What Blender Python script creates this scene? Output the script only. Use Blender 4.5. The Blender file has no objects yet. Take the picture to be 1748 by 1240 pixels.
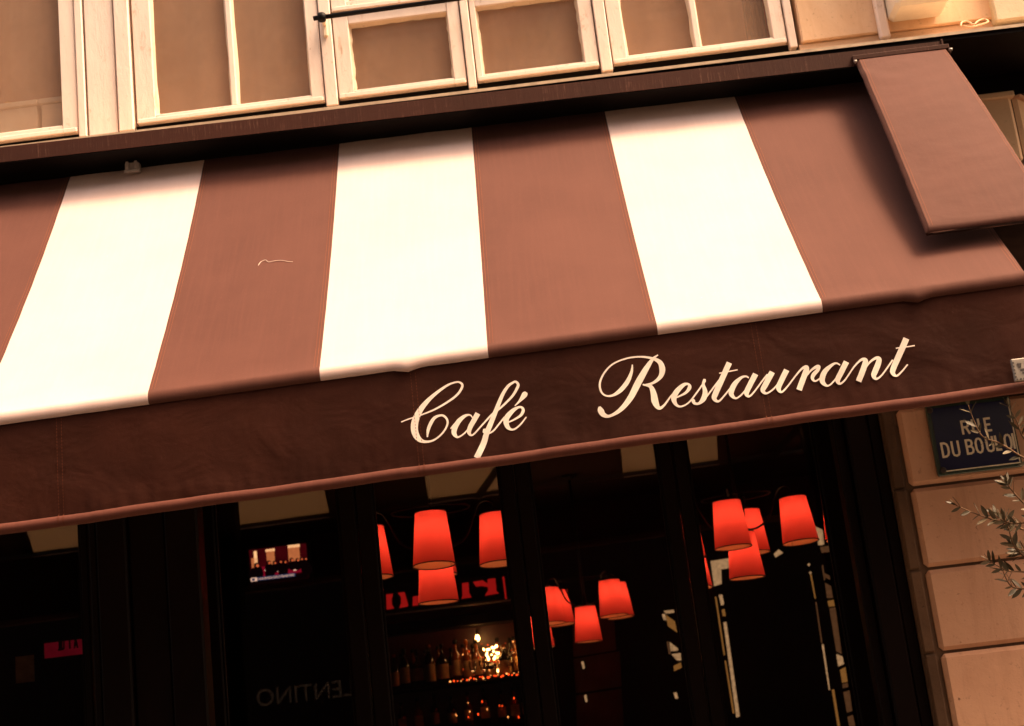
import bpy, bmesh, math, random
from mathutils import Vector, Matrix, noise as mnoise
random.seed(7)
scene = bpy.context.scene
COL = scene.collection

# ------------------------------------------------------------------ camera
cam_data = bpy.data.cameras.new('camera')
cam = bpy.data.objects.new('camera', cam_data)
COL.objects.link(cam)
scene.camera = cam
cam_data.sensor_width = 36.0
cam_data.lens = 2300.0 / 1748.0 * 36.0
cam_data.clip_start = 0.05
cam_data.clip_end = 400
_r = Vector((0.99247970, 0.04714409, -0.11296676))
_u = Vector((0.12073351, -0.22482071, 0.96689145))
_b = Vector((0.02018595, -0.973259, -0.22882186))
cam.matrix_world = Matrix(((_r.x, _u.x, _b.x, 0.0), (_r.y, _u.y, _b.y, -5.5335), (_r.z, _u.z, _b.z, 1.6), (0, 0, 0, 1)))
cam_data.dof.use_dof = True
cam_data.dof.focus_distance = 4.6
cam_data.dof.aperture_fstop = 4.5

# ------------------------------------------------------------------ world, sun, exposure
SUN_DIR = Vector((0.50, -0.15, 0.84)).normalized()      # towards the sun
world = bpy.data.worlds.new('World')
scene.world = world
world.use_nodes = True
wn = world.node_tree.nodes
wl = world.node_tree.links
sky = wn.new('ShaderNodeTexSky')
sky.sky_type = 'NISHITA'
sky.sun_disc = False
sky.sun_elevation = math.asin(SUN_DIR.z)
sky.sun_rotation = math.atan2(SUN_DIR.x, SUN_DIR.y)
sky.dust_density = 6.0
sky.ozone_density = 0.3
sky.air_density = 1.0
bg = wn['Background']
bg.inputs['Strength'].default_value = 0.14
wl.new(sky.outputs[0], bg.inputs['Color'])
sun_data = bpy.data.lights.new('sun', 'SUN')
sun_data.energy = 1.5
sun_data.angle = math.radians(16)
sun_data.color = (1.0, 0.93, 0.84)
sun = bpy.data.objects.new('sun', sun_data)
COL.objects.link(sun)
sun.rotation_euler = (-SUN_DIR).to_track_quat('-Z', 'Y').to_euler()
sun.location = (6, -4, 14)

vs = scene.view_settings
vs.view_transform = 'Standard'
vs.look = 'None'
vs.gamma = 1.0
vs.use_curve_mapping = False
vs.exposure = 1.76
vs.use_white_balance = True            # the photograph's warm grade
vs.white_balance_temperature = 10000
vs.white_balance_tint = 18

scene.render.engine = 'CYCLES'
cy = scene.cycles
cy.use_denoising = True
cy.max_bounces = 8
cy.transparent_max_bounces = 12
cy.sample_clamp_indirect = 4.0
cy.caustics_reflective = False
cy.caustics_refractive = False

# ------------------------------------------------------------------ materials
def srgb(r, g, b):
    return tuple(((c / 255) / 12.92 if c / 255 < 0.04045 else ((c / 255 + 0.055) / 1.055) ** 2.4) for c in (r, g, b))

class NT:
    def __init__(self, name):
        self.m = bpy.data.materials.new(name)
        self.m.use_nodes = True
        self.t = self.m.node_tree
        self.n = self.t.nodes
        self.l = self.t.links
        self.bsdf = self.n['Principled BSDF']
        self.out = self.n['Material Output']
        self.geo = self.n.new('ShaderNodeNewGeometry')
    def coord(self, scale):
        mp = self.n.new('ShaderNodeMapping')
        mp.inputs['Scale'].default_value = scale
        self.l.new(self.geo.outputs['Position'], mp.inputs['Vector'])
        return mp.outputs[0]
    def noise(self, scale, detail=4, rough=0.55, stretch=(1, 1, 1), dist=0.0):
        nz = self.n.new('ShaderNodeTexNoise')
        nz.inputs['Scale'].default_value = scale
        nz.inputs['Detail'].default_value = detail
        nz.inputs['Roughness'].default_value = rough
        nz.inputs['Distortion'].default_value = dist
        self.l.new(self.coord(stretch), nz.inputs['Vector'])
        return nz.outputs[0]
    def ramp(self, fac, stops):
        r = self.n.new('ShaderNodeValToRGB')
        els = r.color_ramp.elements
        while len(els) < len(stops):
            els.new(0.5)
        for e, (p, c) in zip(els, stops):
            e.position = p
            e.color = (c, c, c, 1) if isinstance(c, (int, float)) else (*c, 1)
        self.l.new(fac, r.inputs[0])
        return r.outputs[0]
    def mix(self, fac, a, b):
        x = self.n.new('ShaderNodeMix')
        x.data_type = 'RGBA'
        for sock, v in ((x.inputs[0], fac), (x.inputs[6], a), (x.inputs[7], b)):
            if isinstance(v, (int, float)):
                sock.default_value = v
            elif isinstance(v, tuple):
                sock.default_value = (*v, 1)
            else:
                self.l.new(v, sock)
        return x.outputs[2]
    def base(self, v):
        if isinstance(v, tuple):
            self.bsdf.inputs['Base Color'].default_value = (*v, 1)
        else:
            self.l.new(v, self.bsdf.inputs['Base Color'])
    def rough(self, v, spec=0.5):
        self.bsdf.inputs['Specular IOR Level'].default_value = spec
        if isinstance(v, (int, float)):
            self.bsdf.inputs['Roughness'].default_value = v
        else:
            self.l.new(v, self.bsdf.inputs['Roughness'])
    def bump(self, h, dist=0.002, strength=1.0, prev=None):
        b = self.n.new('ShaderNodeBump')
        b.inputs['Distance'].default_value = dist
        b.inputs['Strength'].default_value = strength
        self.l.new(h, b.inputs['Height'])
        if prev is not None:
            self.l.new(prev, b.inputs['Normal'])
        self.l.new(b.outputs[0], self.bsdf.inputs['Normal'])
        return b.outputs[0]

def simple(name, col, rough=0.6, spec=0.4, metal=0.0, var=0.25, scale=18.0, bump=0.0006):
    k = NT(name)
    nz = k.noise(scale, 5)
    k.base(k.ramp(nz, [(0.3, tuple(c * (1 - var) for c in col)), (0.7, tuple(min(1, c * (1 + var * 0.6)) for c in col))]))
    k.rough(rough, spec)
    k.bsdf.inputs['Metallic'].default_value = metal
    if bump:
        k.bump(k.noise(scale * 6, 3), bump)
    return k.m

def fabric(name, col, fade, wrinkle=0.004, streak=0.5, trans=0.0, spec=0.22, sheen=0.03, crease=False):
    k = NT(name)
    mott = k.noise(2.2, 6, 0.6)
    c1 = k.mix(k.ramp(mott, [(0.35, 0.0), (0.7, 1.0)]), col, fade)
    st = k.noise(1.0, 4, 0.6, stretch=(70, 4, 3))
    c2 = k.mix(k.ramp(st, [(0.45, 0.0), (0.75, streak)]), c1, tuple(min(1, c * 1.35 + 0.004) for c in col))
    sp = k.noise(160, 2, 0.5)
    c3 = k.mix(k.ramp(sp, [(0.70, 0.0), (0.78, 0.5)]), c2, tuple(min(1, c * 2.0 + 0.02) for c in col))
    wv = k.noise(900, 1, 0.5)
    c4 = k.mix(k.ramp(wv, [(0.3, 0.0), (0.7, 0.35)]), c3, tuple(c * 0.6 for c in col))
    k.base(c4)
    k.rough(0.82, spec)
    k.bsdf.inputs['Sheen Weight'].default_value = sheen
    b1 = k.bump(k.noise(3.5, 3, 0.5, stretch=(1, 1, 1.5), dist=0.6), wrinkle)
    if crease:
        b1 = k.bump(k.noise(9.0, 4, 0.6, stretch=(0.8, 1, 1.2), dist=0.5), wrinkle * 0.28, 1.0, b1)
    k.bump(k.noise(700, 1), 0.0004, 1.0, b1)
    if trans:
        tr = k.n.new('ShaderNodeBsdfTranslucent')
        k.l.new(k.mix(1.0, c4, tuple(c * f for c, f in zip(col, (1.0, 0.75, 0.38)))), tr.inputs[0])
        ms = k.n.new('ShaderNodeMixShader')
        ms.inputs[0].default_value = trans
        k.l.new(k.bsdf.outputs[0], ms.inputs[1])
        k.l.new(tr.outputs[0], ms.inputs[2])
        k.l.new(ms.outputs[0], k.out.inputs[0])
    return k.m

def stone(name, c_lo, c_hi, dark, bump=0.004):
    k = NT(name)
    a = k.noise(3.0, 8, 0.62)
    c = k.ramp(a, [(0.3, c_lo), (0.68, c_hi)])
    b = k.noise(1.6, 6, 0.7, stretch=(2.5, 1, 0.8), dist=1.2)
    c = k.mix(k.ramp(b, [(0.52, 0.0), (0.75, 0.55)]), c, dark)
    p = k.noise(55, 5, 0.65)
    c = k.mix(k.ramp(p, [(0.60, 0.0), (0.72, 0.5)]), c, tuple(x * 0.5 for x in dark))
    oi = k.n.new('ShaderNodeObjectInfo')
    c = k.mix(k.ramp(oi.outputs['Random'], [(0.0, 0.0), (1.0, 0.45)]), c, tuple((a_ + b_) * 0.5 * 0.72 for a_, b_ in zip(c_lo, dark)))
    s2 = k.noise(3.0, 5, 0.7, stretch=(4.0, 1, 0.35), dist=0.8)
    c = k.mix(k.ramp(s2, [(0.54, 0.0), (0.72, 0.5)]), c, dark)
    pit = k.ramp(k.noise(26, 6, 0.75), [(0.27, 0.0), (0.36, 1.0)])
    c = k.mix(pit, tuple(x * 0.75 for x in dark), c)
    k.base(c)
    k.rough(0.9, 0.2)
    b0 = k.bump(pit, 0.003)
    b1 = k.bump(k.noise(12, 8, 0.65), bump, 1.0, b0)
    k.bump(k.noise(120, 4, 0.6), 0.0006, 1.0, b1)
    return k.m

def wood_paint(name, col, dirt):
    k = NT(name)
    a = k.noise(2.5, 6, 0.6, stretch=(3, 3, 1))
    c = k.mix(k.ramp(a, [(0.4, 0.0), (0.75, 0.45)]), col, tuple(x * 0.8 for x in col))
    g = k.noise(9, 8, 0.75, stretch=(2, 2, 0.6), dist=0.8)
    c = k.mix(k.ramp(g, [(0.58, 0.0), (0.70, 0.8)]), c, dirt)
    f = k.noise(60, 6, 0.7, stretch=(1, 1, 0.4))
    c = k.mix(k.ramp(f, [(0.62, 0.0), (0.70, 0.55)]), c, dirt)
    k.base(c)
    k.rough(0.55, 0.4)
    b1 = k.bump(k.noise(14, 5, 0.6, stretch=(2, 2, 0.5)), 0.003)
    k.bump(k.noise(120, 4, 0.7), 0.0006, 1.0, b1)
    return k.m

def fascia_mat():
    k = NT('painted_metal_streaked')
    a = k.noise(1.0, 5, 0.7, stretch=(120, 4, 6))
    mk_ = k.n.new('ShaderNodeMath'); mk_.operation = 'MULTIPLY'
    k.l.new(k.ramp(a, [(0.54, 0.0), (0.74, 0.8)]), mk_.inputs[0])
    k.l.new(k.ramp(k.noise(6.0, 5, 0.7, stretch=(1, 1, 5)), [(0.42, 0.05), (0.62, 1.0)]), mk_.inputs[1])
    c = k.mix(mk_.outputs[0], (0.060, 0.0175, 0.0105), (0.24, 0.11, 0.075))
    b = k.noise(5, 5)
    c = k.mix(k.ramp(b, [(0.35, 0.6), (0.65, 0.0)]), c, (0.042, 0.013, 0.008))
    k.base(c)
    k.rough(0.6, 0.15)
    k.bump(a, 0.001)
    return k.m

def glass(name, tint, dust=0.0, dust_col=(0.3, 0.25, 0.2), dust_noise=3.0, rough=0.0, refl=1.9):
    k = NT(name)
    k.n.remove(k.bsdf)
    tr = k.n.new('ShaderNodeBsdfTransparent')
    tr.inputs[0].default_value = (*tint, 1)
    gl = k.n.new('ShaderNodeBsdfGlossy')
    gl.inputs['Roughness'].default_value = rough
    fr = k.n.new('ShaderNodeFresnel')
    fr.inputs['IOR'].default_value = 1.5
    m1 = k.n.new('ShaderNodeMixShader')
    dbl = k.n.new('ShaderNodeMath'); dbl.operation = 'MULTIPLY'; dbl.inputs[1].default_value = refl; dbl.use_clamp = True   # both faces of the sheet
    k.l.new(fr.outputs[0], dbl.inputs[0])
    k.l.new(dbl.outputs[0], m1.inputs[0])
    body = tr.outputs[0]
    if dust:
        df = k.n.new('ShaderNodeBsdfDiffuse')
        df.inputs[0].default_value = (*dust_col, 1)
        m0 = k.n.new('ShaderNodeMixShader')
        nz = k.noise(dust_noise, 6, 0.6, stretch=(1.5, 1, 1), dist=0.3)
        sm = k.noise(7, 4, 0.6, stretch=(1.6, 1, 0.7), dist=0.4)
        ad = k.n.new('ShaderNodeMath'); ad.operation = 'ADD'
        k.l.new(k.ramp(nz, [(0.3, dust * 0.78), (0.75, dust)]), ad.inputs[0])
        k.l.new(k.ramp(sm, [(0.50, 0.0), (0.85, dust * 0.14)]), ad.inputs[1])
        k.l.new(ad.outputs[0], m0.inputs[0])
        k.l.new(tr.outputs[0], m0.inputs[1])
        k.l.new(df.outputs[0], m0.inputs[2])
        body = m0.outputs[0]
    k.l.new(body, m1.inputs[1])
    k.l.new(gl.outputs[0], m1.inputs[2])
    k.l.new(m1.outputs[0], k.out.inputs[0])
    return k.m

def emit(name, col, strength, var=0.0, scale=10.0):
    k = NT(name)
    k.n.remove(k.bsdf)
    e = k.n.new('ShaderNodeEmission')
    e.inputs['Strength'].default_value = strength
    if var:
        k.l.new(k.ramp(k.noise(scale, 4), [(0.3, tuple(c * (1 - var) for c in col)), (0.7, col)]), e.inputs[0])
    else:
        e.inputs[0].default_value = (*col, 1)
    k.l.new(e.outputs[0], k.out.inputs[0])
    return k.m

def shade_mat():
    k = NT('red_lampshade_fabric')
    k.n.remove(k.bsdf)
    tr = k.n.new('ShaderNodeBsdfTranslucent')
    wv = k.noise(260, 2)
    k.l.new(k.ramp(wv, [(0.3, (0.80, 0.098, 0.115)), (0.7, (0.92, 0.118, 0.138))]), tr.inputs[0])
    df = k.n.new('ShaderNodeBsdfDiffuse')
    c = k.mix(k.geo.outputs['Backfacing'], (0.35, 0.03, 0.02), (0.85, 0.47, 0.30))
    k.l.new(c, df.inputs[0])
    ms = k.n.new('ShaderNodeMixShader')
    ms.inputs[0].default_value = 0.5
    k.l.new(tr.outputs[0], ms.inputs[1])
    k.l.new(df.outputs[0], ms.inputs[2])
    k.l.new(ms.outputs[0], k.out.inputs[0])
    return k.m

M = {
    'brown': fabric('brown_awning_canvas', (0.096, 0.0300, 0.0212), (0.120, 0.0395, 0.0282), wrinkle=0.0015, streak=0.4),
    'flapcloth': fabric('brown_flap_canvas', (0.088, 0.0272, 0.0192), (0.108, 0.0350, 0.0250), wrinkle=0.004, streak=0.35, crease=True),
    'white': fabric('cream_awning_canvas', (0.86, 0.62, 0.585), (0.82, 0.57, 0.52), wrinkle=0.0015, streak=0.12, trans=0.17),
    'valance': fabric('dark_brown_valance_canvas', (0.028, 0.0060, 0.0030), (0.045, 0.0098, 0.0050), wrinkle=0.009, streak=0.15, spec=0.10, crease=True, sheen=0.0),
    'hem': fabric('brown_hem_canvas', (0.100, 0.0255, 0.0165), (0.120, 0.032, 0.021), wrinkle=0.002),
    'letter': simple('cream_letter_print', (0.90, 0.71, 0.62), 0.7, 0.2, var=0.10, scale=40, bump=0),
    'seamthread': simple('brown_thread', (0.115, 0.030, 0.015), 0.8, 0.1),
    'stitch': simple('rust_thread', (0.26, 0.075, 0.035), 0.8, 0.2),
    'fascia': fascia_mat(),
    'darkmetal': simple('dark_brown_metal', (0.030, 0.012, 0.008), 0.5, 0.4),
    'black': simple('black_paint', (0.004, 0.0025, 0.002), 0.6, 0.15, bump=0.0002),
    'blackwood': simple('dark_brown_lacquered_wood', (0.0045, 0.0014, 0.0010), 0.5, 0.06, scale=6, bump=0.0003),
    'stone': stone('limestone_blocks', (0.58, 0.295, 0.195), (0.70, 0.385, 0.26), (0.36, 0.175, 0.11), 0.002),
    'stone_light': stone('lit_limestone_blocks', (0.82, 0.48, 0.30), (0.88, 0.55, 0.36), (0.66, 0.36, 0.21), 0.002),  # paler limestone: light on the top blocks put into the colour
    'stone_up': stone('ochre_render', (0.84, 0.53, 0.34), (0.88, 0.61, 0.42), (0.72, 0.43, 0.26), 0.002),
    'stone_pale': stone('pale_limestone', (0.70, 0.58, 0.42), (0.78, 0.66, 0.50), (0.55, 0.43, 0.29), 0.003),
    'stone_dark': stone('dark_limestone', (0.065, 0.031, 0.018), (0.125, 0.064, 0.038), (0.03, 0.015, 0.010)),  # darker limestone for the jamb strip
    'joint': stone('mortar', (0.10, 0.055, 0.035), (0.16, 0.085, 0.055), (0.05, 0.03, 0.02)),
    'paint': wood_paint('old_cream_paint', (0.84, 0.67, 0.585), (0.50, 0.27, 0.16)),
    'putty': wood_paint('cracked_putty', (0.74, 0.57, 0.43), (0.36, 0.17, 0.09)),
    'zinc': simple('pale_flashing', (0.55, 0.38, 0.26), 0.6, 0.4),
    'upglass': glass('dusty_window_glass', (1.0, 0.98, 0.96), 0.27, (0.66, 0.40, 0.28), refl=0.55),
    'curtain': simple('taupe_blind_fabric', (0.72, 0.42, 0.285), 0.9, 0.1, scale=3, var=0.25),
    'glass': glass('shopfront_glass', (0.93, 0.90, 0.88)),
    'shade': shade_mat(),
    'trim': simple('dark_lampshade_trim', (0.05, 0.006, 0.004), 0.7, 0.2),
    'bulb': emit('glowing_bulb', (1.0, 0.55, 0.25), 3.0),
    'iron': simple('black_wrought_iron', (0.004, 0.0022, 0.0018), 0.55, 0.15),
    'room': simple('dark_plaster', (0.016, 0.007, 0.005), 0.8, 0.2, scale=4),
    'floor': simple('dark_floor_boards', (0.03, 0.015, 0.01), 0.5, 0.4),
    'panel': simple('pale_wall_panel', (0.11, 0.05, 0.028), 0.6, 0.3, scale=5),
    'daylight': emit('daylit_frosted_pane_and_reflection', (1.0, 0.72, 0.48), 0.15, 0.5, 30.0),
    'daydim': emit('dim_frosted_pane_and_reflection', (0.50, 0.26, 0.15), 0.06, 0.35, 30.0),
    'dayochre': emit('amber_pane_and_reflection', (0.80, 0.42, 0.15), 0.09, 0.2, 20.0),
    'redlit': emit('red_backlit_acrylic', (0.80, 0.024, 0.030), 0.12, 0.15, 8.0),
    'redlow': emit('dim_red_backlit_acrylic', (0.45, 0.012, 0.05), 0.05, 0.3, 12.0),
    'paper': simple('aged_paper', (0.32, 0.20, 0.13), 0.8, 0.1),
    'enamel': simple('blue_enamel', (0.006, 0.0055, 0.036), 0.16, 0.5, var=0.08, bump=0),
    'enamel_white': simple('white_enamel', (0.72, 0.60, 0.48), 0.2, 0.6, var=0.05, bump=0),
    'enamel_green': simple('dark_green_enamel', (0.020, 0.035, 0.022), 0.2, 0.6, var=0.1, bump=0),
    'steel': simple('dull_grey_metal', (0.34, 0.28, 0.24), 0.45, 0.5, metal=0.2),
    'steel_dark': simple('dark_grey_print', (0.06, 0.045, 0.045), 0.5, 0.4),
    'boxwhite': simple('white_plastic', (0.80, 0.72, 0.60), 0.5, 0.4, var=0.06),
    'leaf': simple('olive_leaf', (0.070, 0.050, 0.027), 0.5, 0.4, scale=60),
    'leaf_pale': simple('pale_olive_leaf_underside', (0.130, 0.092, 0.055), 0.6, 0.3, scale=60),
    'twig': simple('olive_twig', (0.16, 0.085, 0.05), 0.8, 0.2),
    'terracotta': simple('terracotta', (0.33, 0.12, 0.06), 0.8, 0.2),
    'asphalt': simple('asphalt', (0.05, 0.048, 0.046), 0.85, 0.3, scale=80),
    'pave': stone('paving_stone', (0.20, 0.17, 0.14), (0.27, 0.23, 0.19), (0.12, 0.10, 0.085)),
    'opp': stone('opposite_limestone', (0.40, 0.34, 0.27), (0.48, 0.41, 0.33), (0.30, 0.25, 0.19)),
    'oppglass': simple('dark_window', (0.03, 0.03, 0.03), 0.1, 0.5, bump=0),
    'liquor': simple('dark_bottle_glass', (0.018, 0.010, 0.006), 0.08, 0.6, var=0.1, bump=0),
    'amber': simple('amber_bottle_glass', (0.16, 0.035, 0.010), 0.08, 0.6, var=0.1, bump=0),
    'label': simple('bottle_label_paper', (0.42, 0.24, 0.13), 0.7, 0.2, scale=30),
    'warm': emit('warm_filament', (1.0, 0.56, 0.22), 9.0),
    'yellow': simple('dry_yellow_petals', (0.62, 0.36, 0.12), 0.8, 0.1),
    'redcloth': simple('red_cloth', (0.30, 0.03, 0.03), 0.9, 0.1),
    'greycloth': simple('grey_brown_cloth', (0.10, 0.06, 0.05), 0.9, 0.1),
    'tvblack': simple('black_plastic', (0.012, 0.012, 0.012), 0.4, 0.4),
}

# ------------------------------------------------------------------ mesh helpers
def world_loc(o):
    v = Vector((0, 0, 0))
    while o is not None:
        v += o.location
        o = o.parent
    return v

class MB:
    def __init__(self):
        self.v, self.f, self.mi = [], [], []
        self.smooth = False
    def add(self, verts, faces, mi=0):
        b = len(self.v)
        self.v += [tuple(x) for x in verts]
        self.f += [tuple(i + b for i in f) for f in faces]
        self.mi += [mi] * len(faces)
        return self
    def box(self, x0, x1, y0, y1, z0, z1, bev=0.0, mi=0, M4=None):
        bm = bmesh.new()
        bmesh.ops.create_cube(bm, size=1.0)
        for v in bm.verts:
            v.co = Vector((x0 + (v.co.x + .5) * (x1 - x0), y0 + (v.co.y + .5) * (y1 - y0), z0 + (v.co.z + .5) * (z1 - z0)))
        if bev:
            bmesh.ops.bevel(bm, geom=list(bm.edges), offset=bev, segments=1, affect='EDGES', profile=0.5)
        if M4 is not None:
            bmesh.ops.transform(bm, matrix=M4, verts=bm.verts)
        bm.verts.index_update()
        self.add([v.co.copy() for v in bm.verts], [[v.index for v in f.verts] for f in bm.faces], mi)
        bm.free()
        return self
    def tube(self, pts, rad, seg=8, mi=0, cap=True):
        pts = [Vector(p) for p in pts]
        n = len(pts)
        rads = rad if isinstance(rad, (list, tuple)) else [rad] * n
        verts, faces = [], []
        prev = None
        for i, p in enumerate(pts):
            t = (pts[min(i + 1, n - 1)] - pts[max(i - 1, 0)]).normalized()
            if prev is None:
                a = Vector((0, 0, 1)) if abs(t.z) < 0.9 else Vector((1, 0, 0))
                s = t.cross(a).normalized()
            else:
                s = (prev - t * prev.dot(t)).normalized()
            prev = s
            q = t.cross(s)
            for k in range(seg):
                ang = 2 * math.pi * k / seg
                verts.append(p + (s * math.cos(ang) + q * math.sin(ang)) * rads[i])
        for i in range(n - 1):
            for k in range(seg):
                k2 = (k + 1) % seg
                faces.append((i * seg + k, i * seg + k2, (i + 1) * seg + k2, (i + 1) * seg + k))
        if cap:
            faces.append(tuple(range(seg))[::-1])
            faces.append(tuple((n - 1) * seg + k for k in range(seg)))
        return self.add(verts, faces, mi)
    def lathe(self, prof, c=(0, 0, 0), seg=20, mi=0, closed=True):
        verts, faces = [], []
        for r, z in prof:
            for k in range(seg):
                a = 2 * math.pi * k / seg
                verts.append((c[0] + r * math.cos(a), c[1] + r * math.sin(a), c[2] + z))
        for i in range(len(prof) - 1):
            for k in range(seg):
                k2 = (k + 1) % seg
                faces.append((i * seg + k, i * seg + k2, (i + 1) * seg + k2, (i + 1) * seg + k))
        if closed:
            faces.append(tuple(range(seg))[::-1])
            faces.append(tuple((len(prof) - 1) * seg + k for k in range(seg)))
        return self.add(verts, faces, mi)
    def prism(self, poly, d, mi=0):
        """poly: 3-D outline, d: thickness vector"""
        n = len(poly)
        d = Vector(d)
        vs_ = [Vector(p) for p in poly] + [Vector(p) + d for p in poly]
        fs = [tuple(range(n)), tuple(range(2 * n - 1, n - 1, -1))]
        for i in range(n):
            j = (i + 1) % n
            fs.append((i, i + n, j + n, j))
        return self.add(vs_, fs, mi)
    def build(self, name, mat, parent=None, smooth=None, kind=None):
        me = bpy.data.meshes.new(name)
        off = world_loc(parent) if parent is not None else Vector((0, 0, 0))
        me.from_pydata([tuple(Vector(v) - off) for v in self.v], [], self.f)
        mats = mat if isinstance(mat, (list, tuple)) else [mat]
        for m in mats:
            me.materials.append(m)
        if len(mats) > 1:
            me.polygons.foreach_set('material_index', self.mi)
        bm = bmesh.new(); bm.from_mesh(me)
        bmesh.ops.recalc_face_normals(bm, faces=bm.faces)
        bm.to_mesh(me); bm.free()
        if smooth if smooth is not None else self.smooth:
            me.polygons.foreach_set('use_smooth', [True] * len(me.polygons))
        me.update()
        o = bpy.data.objects.new(name, me)
        COL.objects.link(o)
        o.parent = parent
        if kind:
            o['kind'] = kind
        return o

def sheet(rows, flip=False):
    """rows: list of equally long rows of points -> MB grid (not closed)"""
    mb = MB(); mb.smooth = True
    n, m = len(rows), len(rows[0])
    vs_ = [p for r in rows for p in r]
    fs = []
    for i in range(n - 1):
        for j in range(m - 1):
            q = (i * m + j, i * m + j + 1, (i + 1) * m + j + 1, (i + 1) * m + j)
            fs.append(q[::-1] if flip else q)
    mb.add(vs_, fs)
    return mb

def empty(name, loc, label=None, cat=None, group=None):
    o = bpy.data.objects.new(name, None)
    COL.objects.link(o)
    o.location = loc
    o.empty_display_size = 0.1
    tag(o, label, cat, group)
    return o

def tag(o, label=None, cat=None, group=None, kind=None):
    if label: o['label'] = label
    if cat: o['category'] = cat
    if group: o['group'] = group
    if kind: o['kind'] = kind
    return o

def copy_tree(o, parent=None):
    c = o.copy()
    COL.objects.link(c)
    c.parent = parent
    for ch in list(o.children):
        copy_tree(ch, c)
    return c

def catmull(pts, sub=6):
    out = []
    P = [pts[0]] + list(pts) + [pts[-1]]
    for i in range(1, len(P) - 2):
        p0, p1, p2, p3 = P[i - 1], P[i], P[i + 1], P[i + 2]
        for s in range(sub):
            t = s / sub
            out.append(tuple(0.5 * ((2 * b) + (-a + c) * t + (2 * a - 5 * b + 4 * c - d) * t * t + (-a + 3 * b - 3 * c + d) * t ** 3)
                             for a, b, c, d in zip(p0, p1, p2, p3)))
    out.append(tuple(pts[-1]))
    return out

def ribbon(mb, pts, wmin=0.001, y=0.0, axis_y=True, sub=6, mi=0, roundcap=True, smoothed=True):
    """pts (x, z, w) strokes drawn as a flat band at depth y(x,z) or constant"""
    c = catmull(pts, sub) if smoothed else pts
    vs_, fs = [], []
    n = len(c)
    yf = y if callable(y) else (lambda a, b: y)
    for i, (x, z, w) in enumerate(c):
        a, b = c[max(i - 1, 0)], c[min(i + 1, n - 1)]
        tx, tz = b[0] - a[0], b[1] - a[1]
        L = math.hypot(tx, tz) or 1
        nx, nz = -tz / L, tx / L
        h = max(w, wmin) / 2
        for s in (1, -1):
            X, Z = x + nx * h * s, z + nz * h * s
            vs_.append((X, yf(X, Z), Z))
    for i in range(n - 1):
        fs.append((2 * i, 2 * i + 1, 2 * i + 3, 2 * i + 2))
    mb.add(vs_, fs, mi)

# ------------------------------------------------------------------ ground and street
MB().box(-16, 16, -2.6, 9.0, -0.4, 0.0).build('pavement', M['pave'], kind='structure')
MB().box(-16, 16, -8.6, -2.604, -0.5, -0.12).build('road', M['asphalt'], kind='structure')
MB().box(-16, 16, -11.2, -8.604, -0.4, 0.0).build('opposite_pavement', M['pave'], kind='structure')
MB().box(-90, 90, -90, 90, -0.9, -0.52).build('ground', M['asphalt'], kind='structure')

# ------------------------------------------------------------------ cafe building
bld = empty('cafe_building', (0, 0, 0), 'old corner building with cream timber windows, dark cafe front and limestone blocks', 'building')

# carcass behind the visible facade
w = MB()
w.box(-4.5, 1.36, 0.62, 7.3, 3.25, 9.0)
w.box(1.36, 3.4, 0.10, 7.3, 3.98, 9.0)
w.box(-4.5, 1.295, -0.06, 0.62, 5.45, 9.0)
w.build('upper_wall', M['stone_up'], bld)
# spandrel behind the awning
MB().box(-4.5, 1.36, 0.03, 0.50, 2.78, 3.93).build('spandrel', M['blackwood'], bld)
# cornice with pale flashing
LED = lambda x: 3.963 - 0.0060 * x
c = MB()
prof = [(-0.42, -0.030), (-0.42, -0.006), (-0.10, 0.10), (0.05, 0.10), (0.05, -0.030)]
def extr(mb, prof, path, mi=0):
    """sweep (offset_out, dz) profile along an xy path of (x, y, nx, ny, zbase)"""
    rows = []
    for (x, y, nx, ny, zb) in path:
        rows.append([(x + nx * -o, y + ny * -o, zb + dz) for o, dz in prof])
    n, m = len(rows), len(prof)
    vs_ = [p for r in rows for p in r]
    fs = []
    for i in range(n - 1):
        for j in range(m):
            j2 = (j + 1) % m
            fs.append((i * m + j, i * m + j2, (i + 1) * m + j2, (i + 1) * m + j))
    fs.append(tuple(range(m))[::-1]); fs.append(tuple((n - 1) * m + j for j in range(m)))
    mb.add(vs_, fs, mi)
t22 = math.tan(math.radians(22.5))
# direction "out" for front is -y ; profile offsets are negative y -> use ny = 1
def corner_path(zf):
    cx = 2.24
    return [(-4.5, 0, 0, -1, zf(-4.5)), (0, 0, 0, -1, zf(0)), (cx, 0, -t22 * -1, -1, zf(cx)), (cx + 1.1, 1.1, 0.7071, -0.7071, zf(cx))]
def corner_sweep(prof_out, zf, name, mat):
    mb = MB()
    # prof_out: (outwards distance, dz)
    rows = []
    for (x, y, nx, ny, zb) in corner_path(zf):
        rows.append([(x + nx * o, y + ny * o, zb + dz) for o, dz in prof_out])
    n, m = len(rows), len(prof_out)
    vs_ = [p for r in rows for p in r]
    fs = []
    for i in range(n - 1):
        for j in range(m):
            j2 = (j + 1) % m
            fs.append((i * m + j, i * m + j2, (i + 1) * m + j2, (i + 1) * m + j))
    fs.append(tuple(range(m))[::-1]); fs.append(tuple((n - 1) * m + j for j in range(m)))
    mb.add(vs_, fs)
    return mb.build(name, mat, bld)
corner_sweep([(0.415, -0.032), (0.415, -0.012), (0.12, 0.105), (-0.05, 0.105), (-0.05, -0.032)], LED, 'cornice', M['blackwood'])
corner_sweep([(0.424, -0.014), (0.424, -0.001), (0.13, 0.117), (0.105, 0.117), (0.105, 0.107), (0.417, -0.010)], LED, 'flashing', M['zinc'])
corner_sweep([(0.012, -0.135), (0.012, -0.036), (-0.05, -0.036), (-0.05, -0.135)], LED, 'frieze', M['blackwood'])

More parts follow.
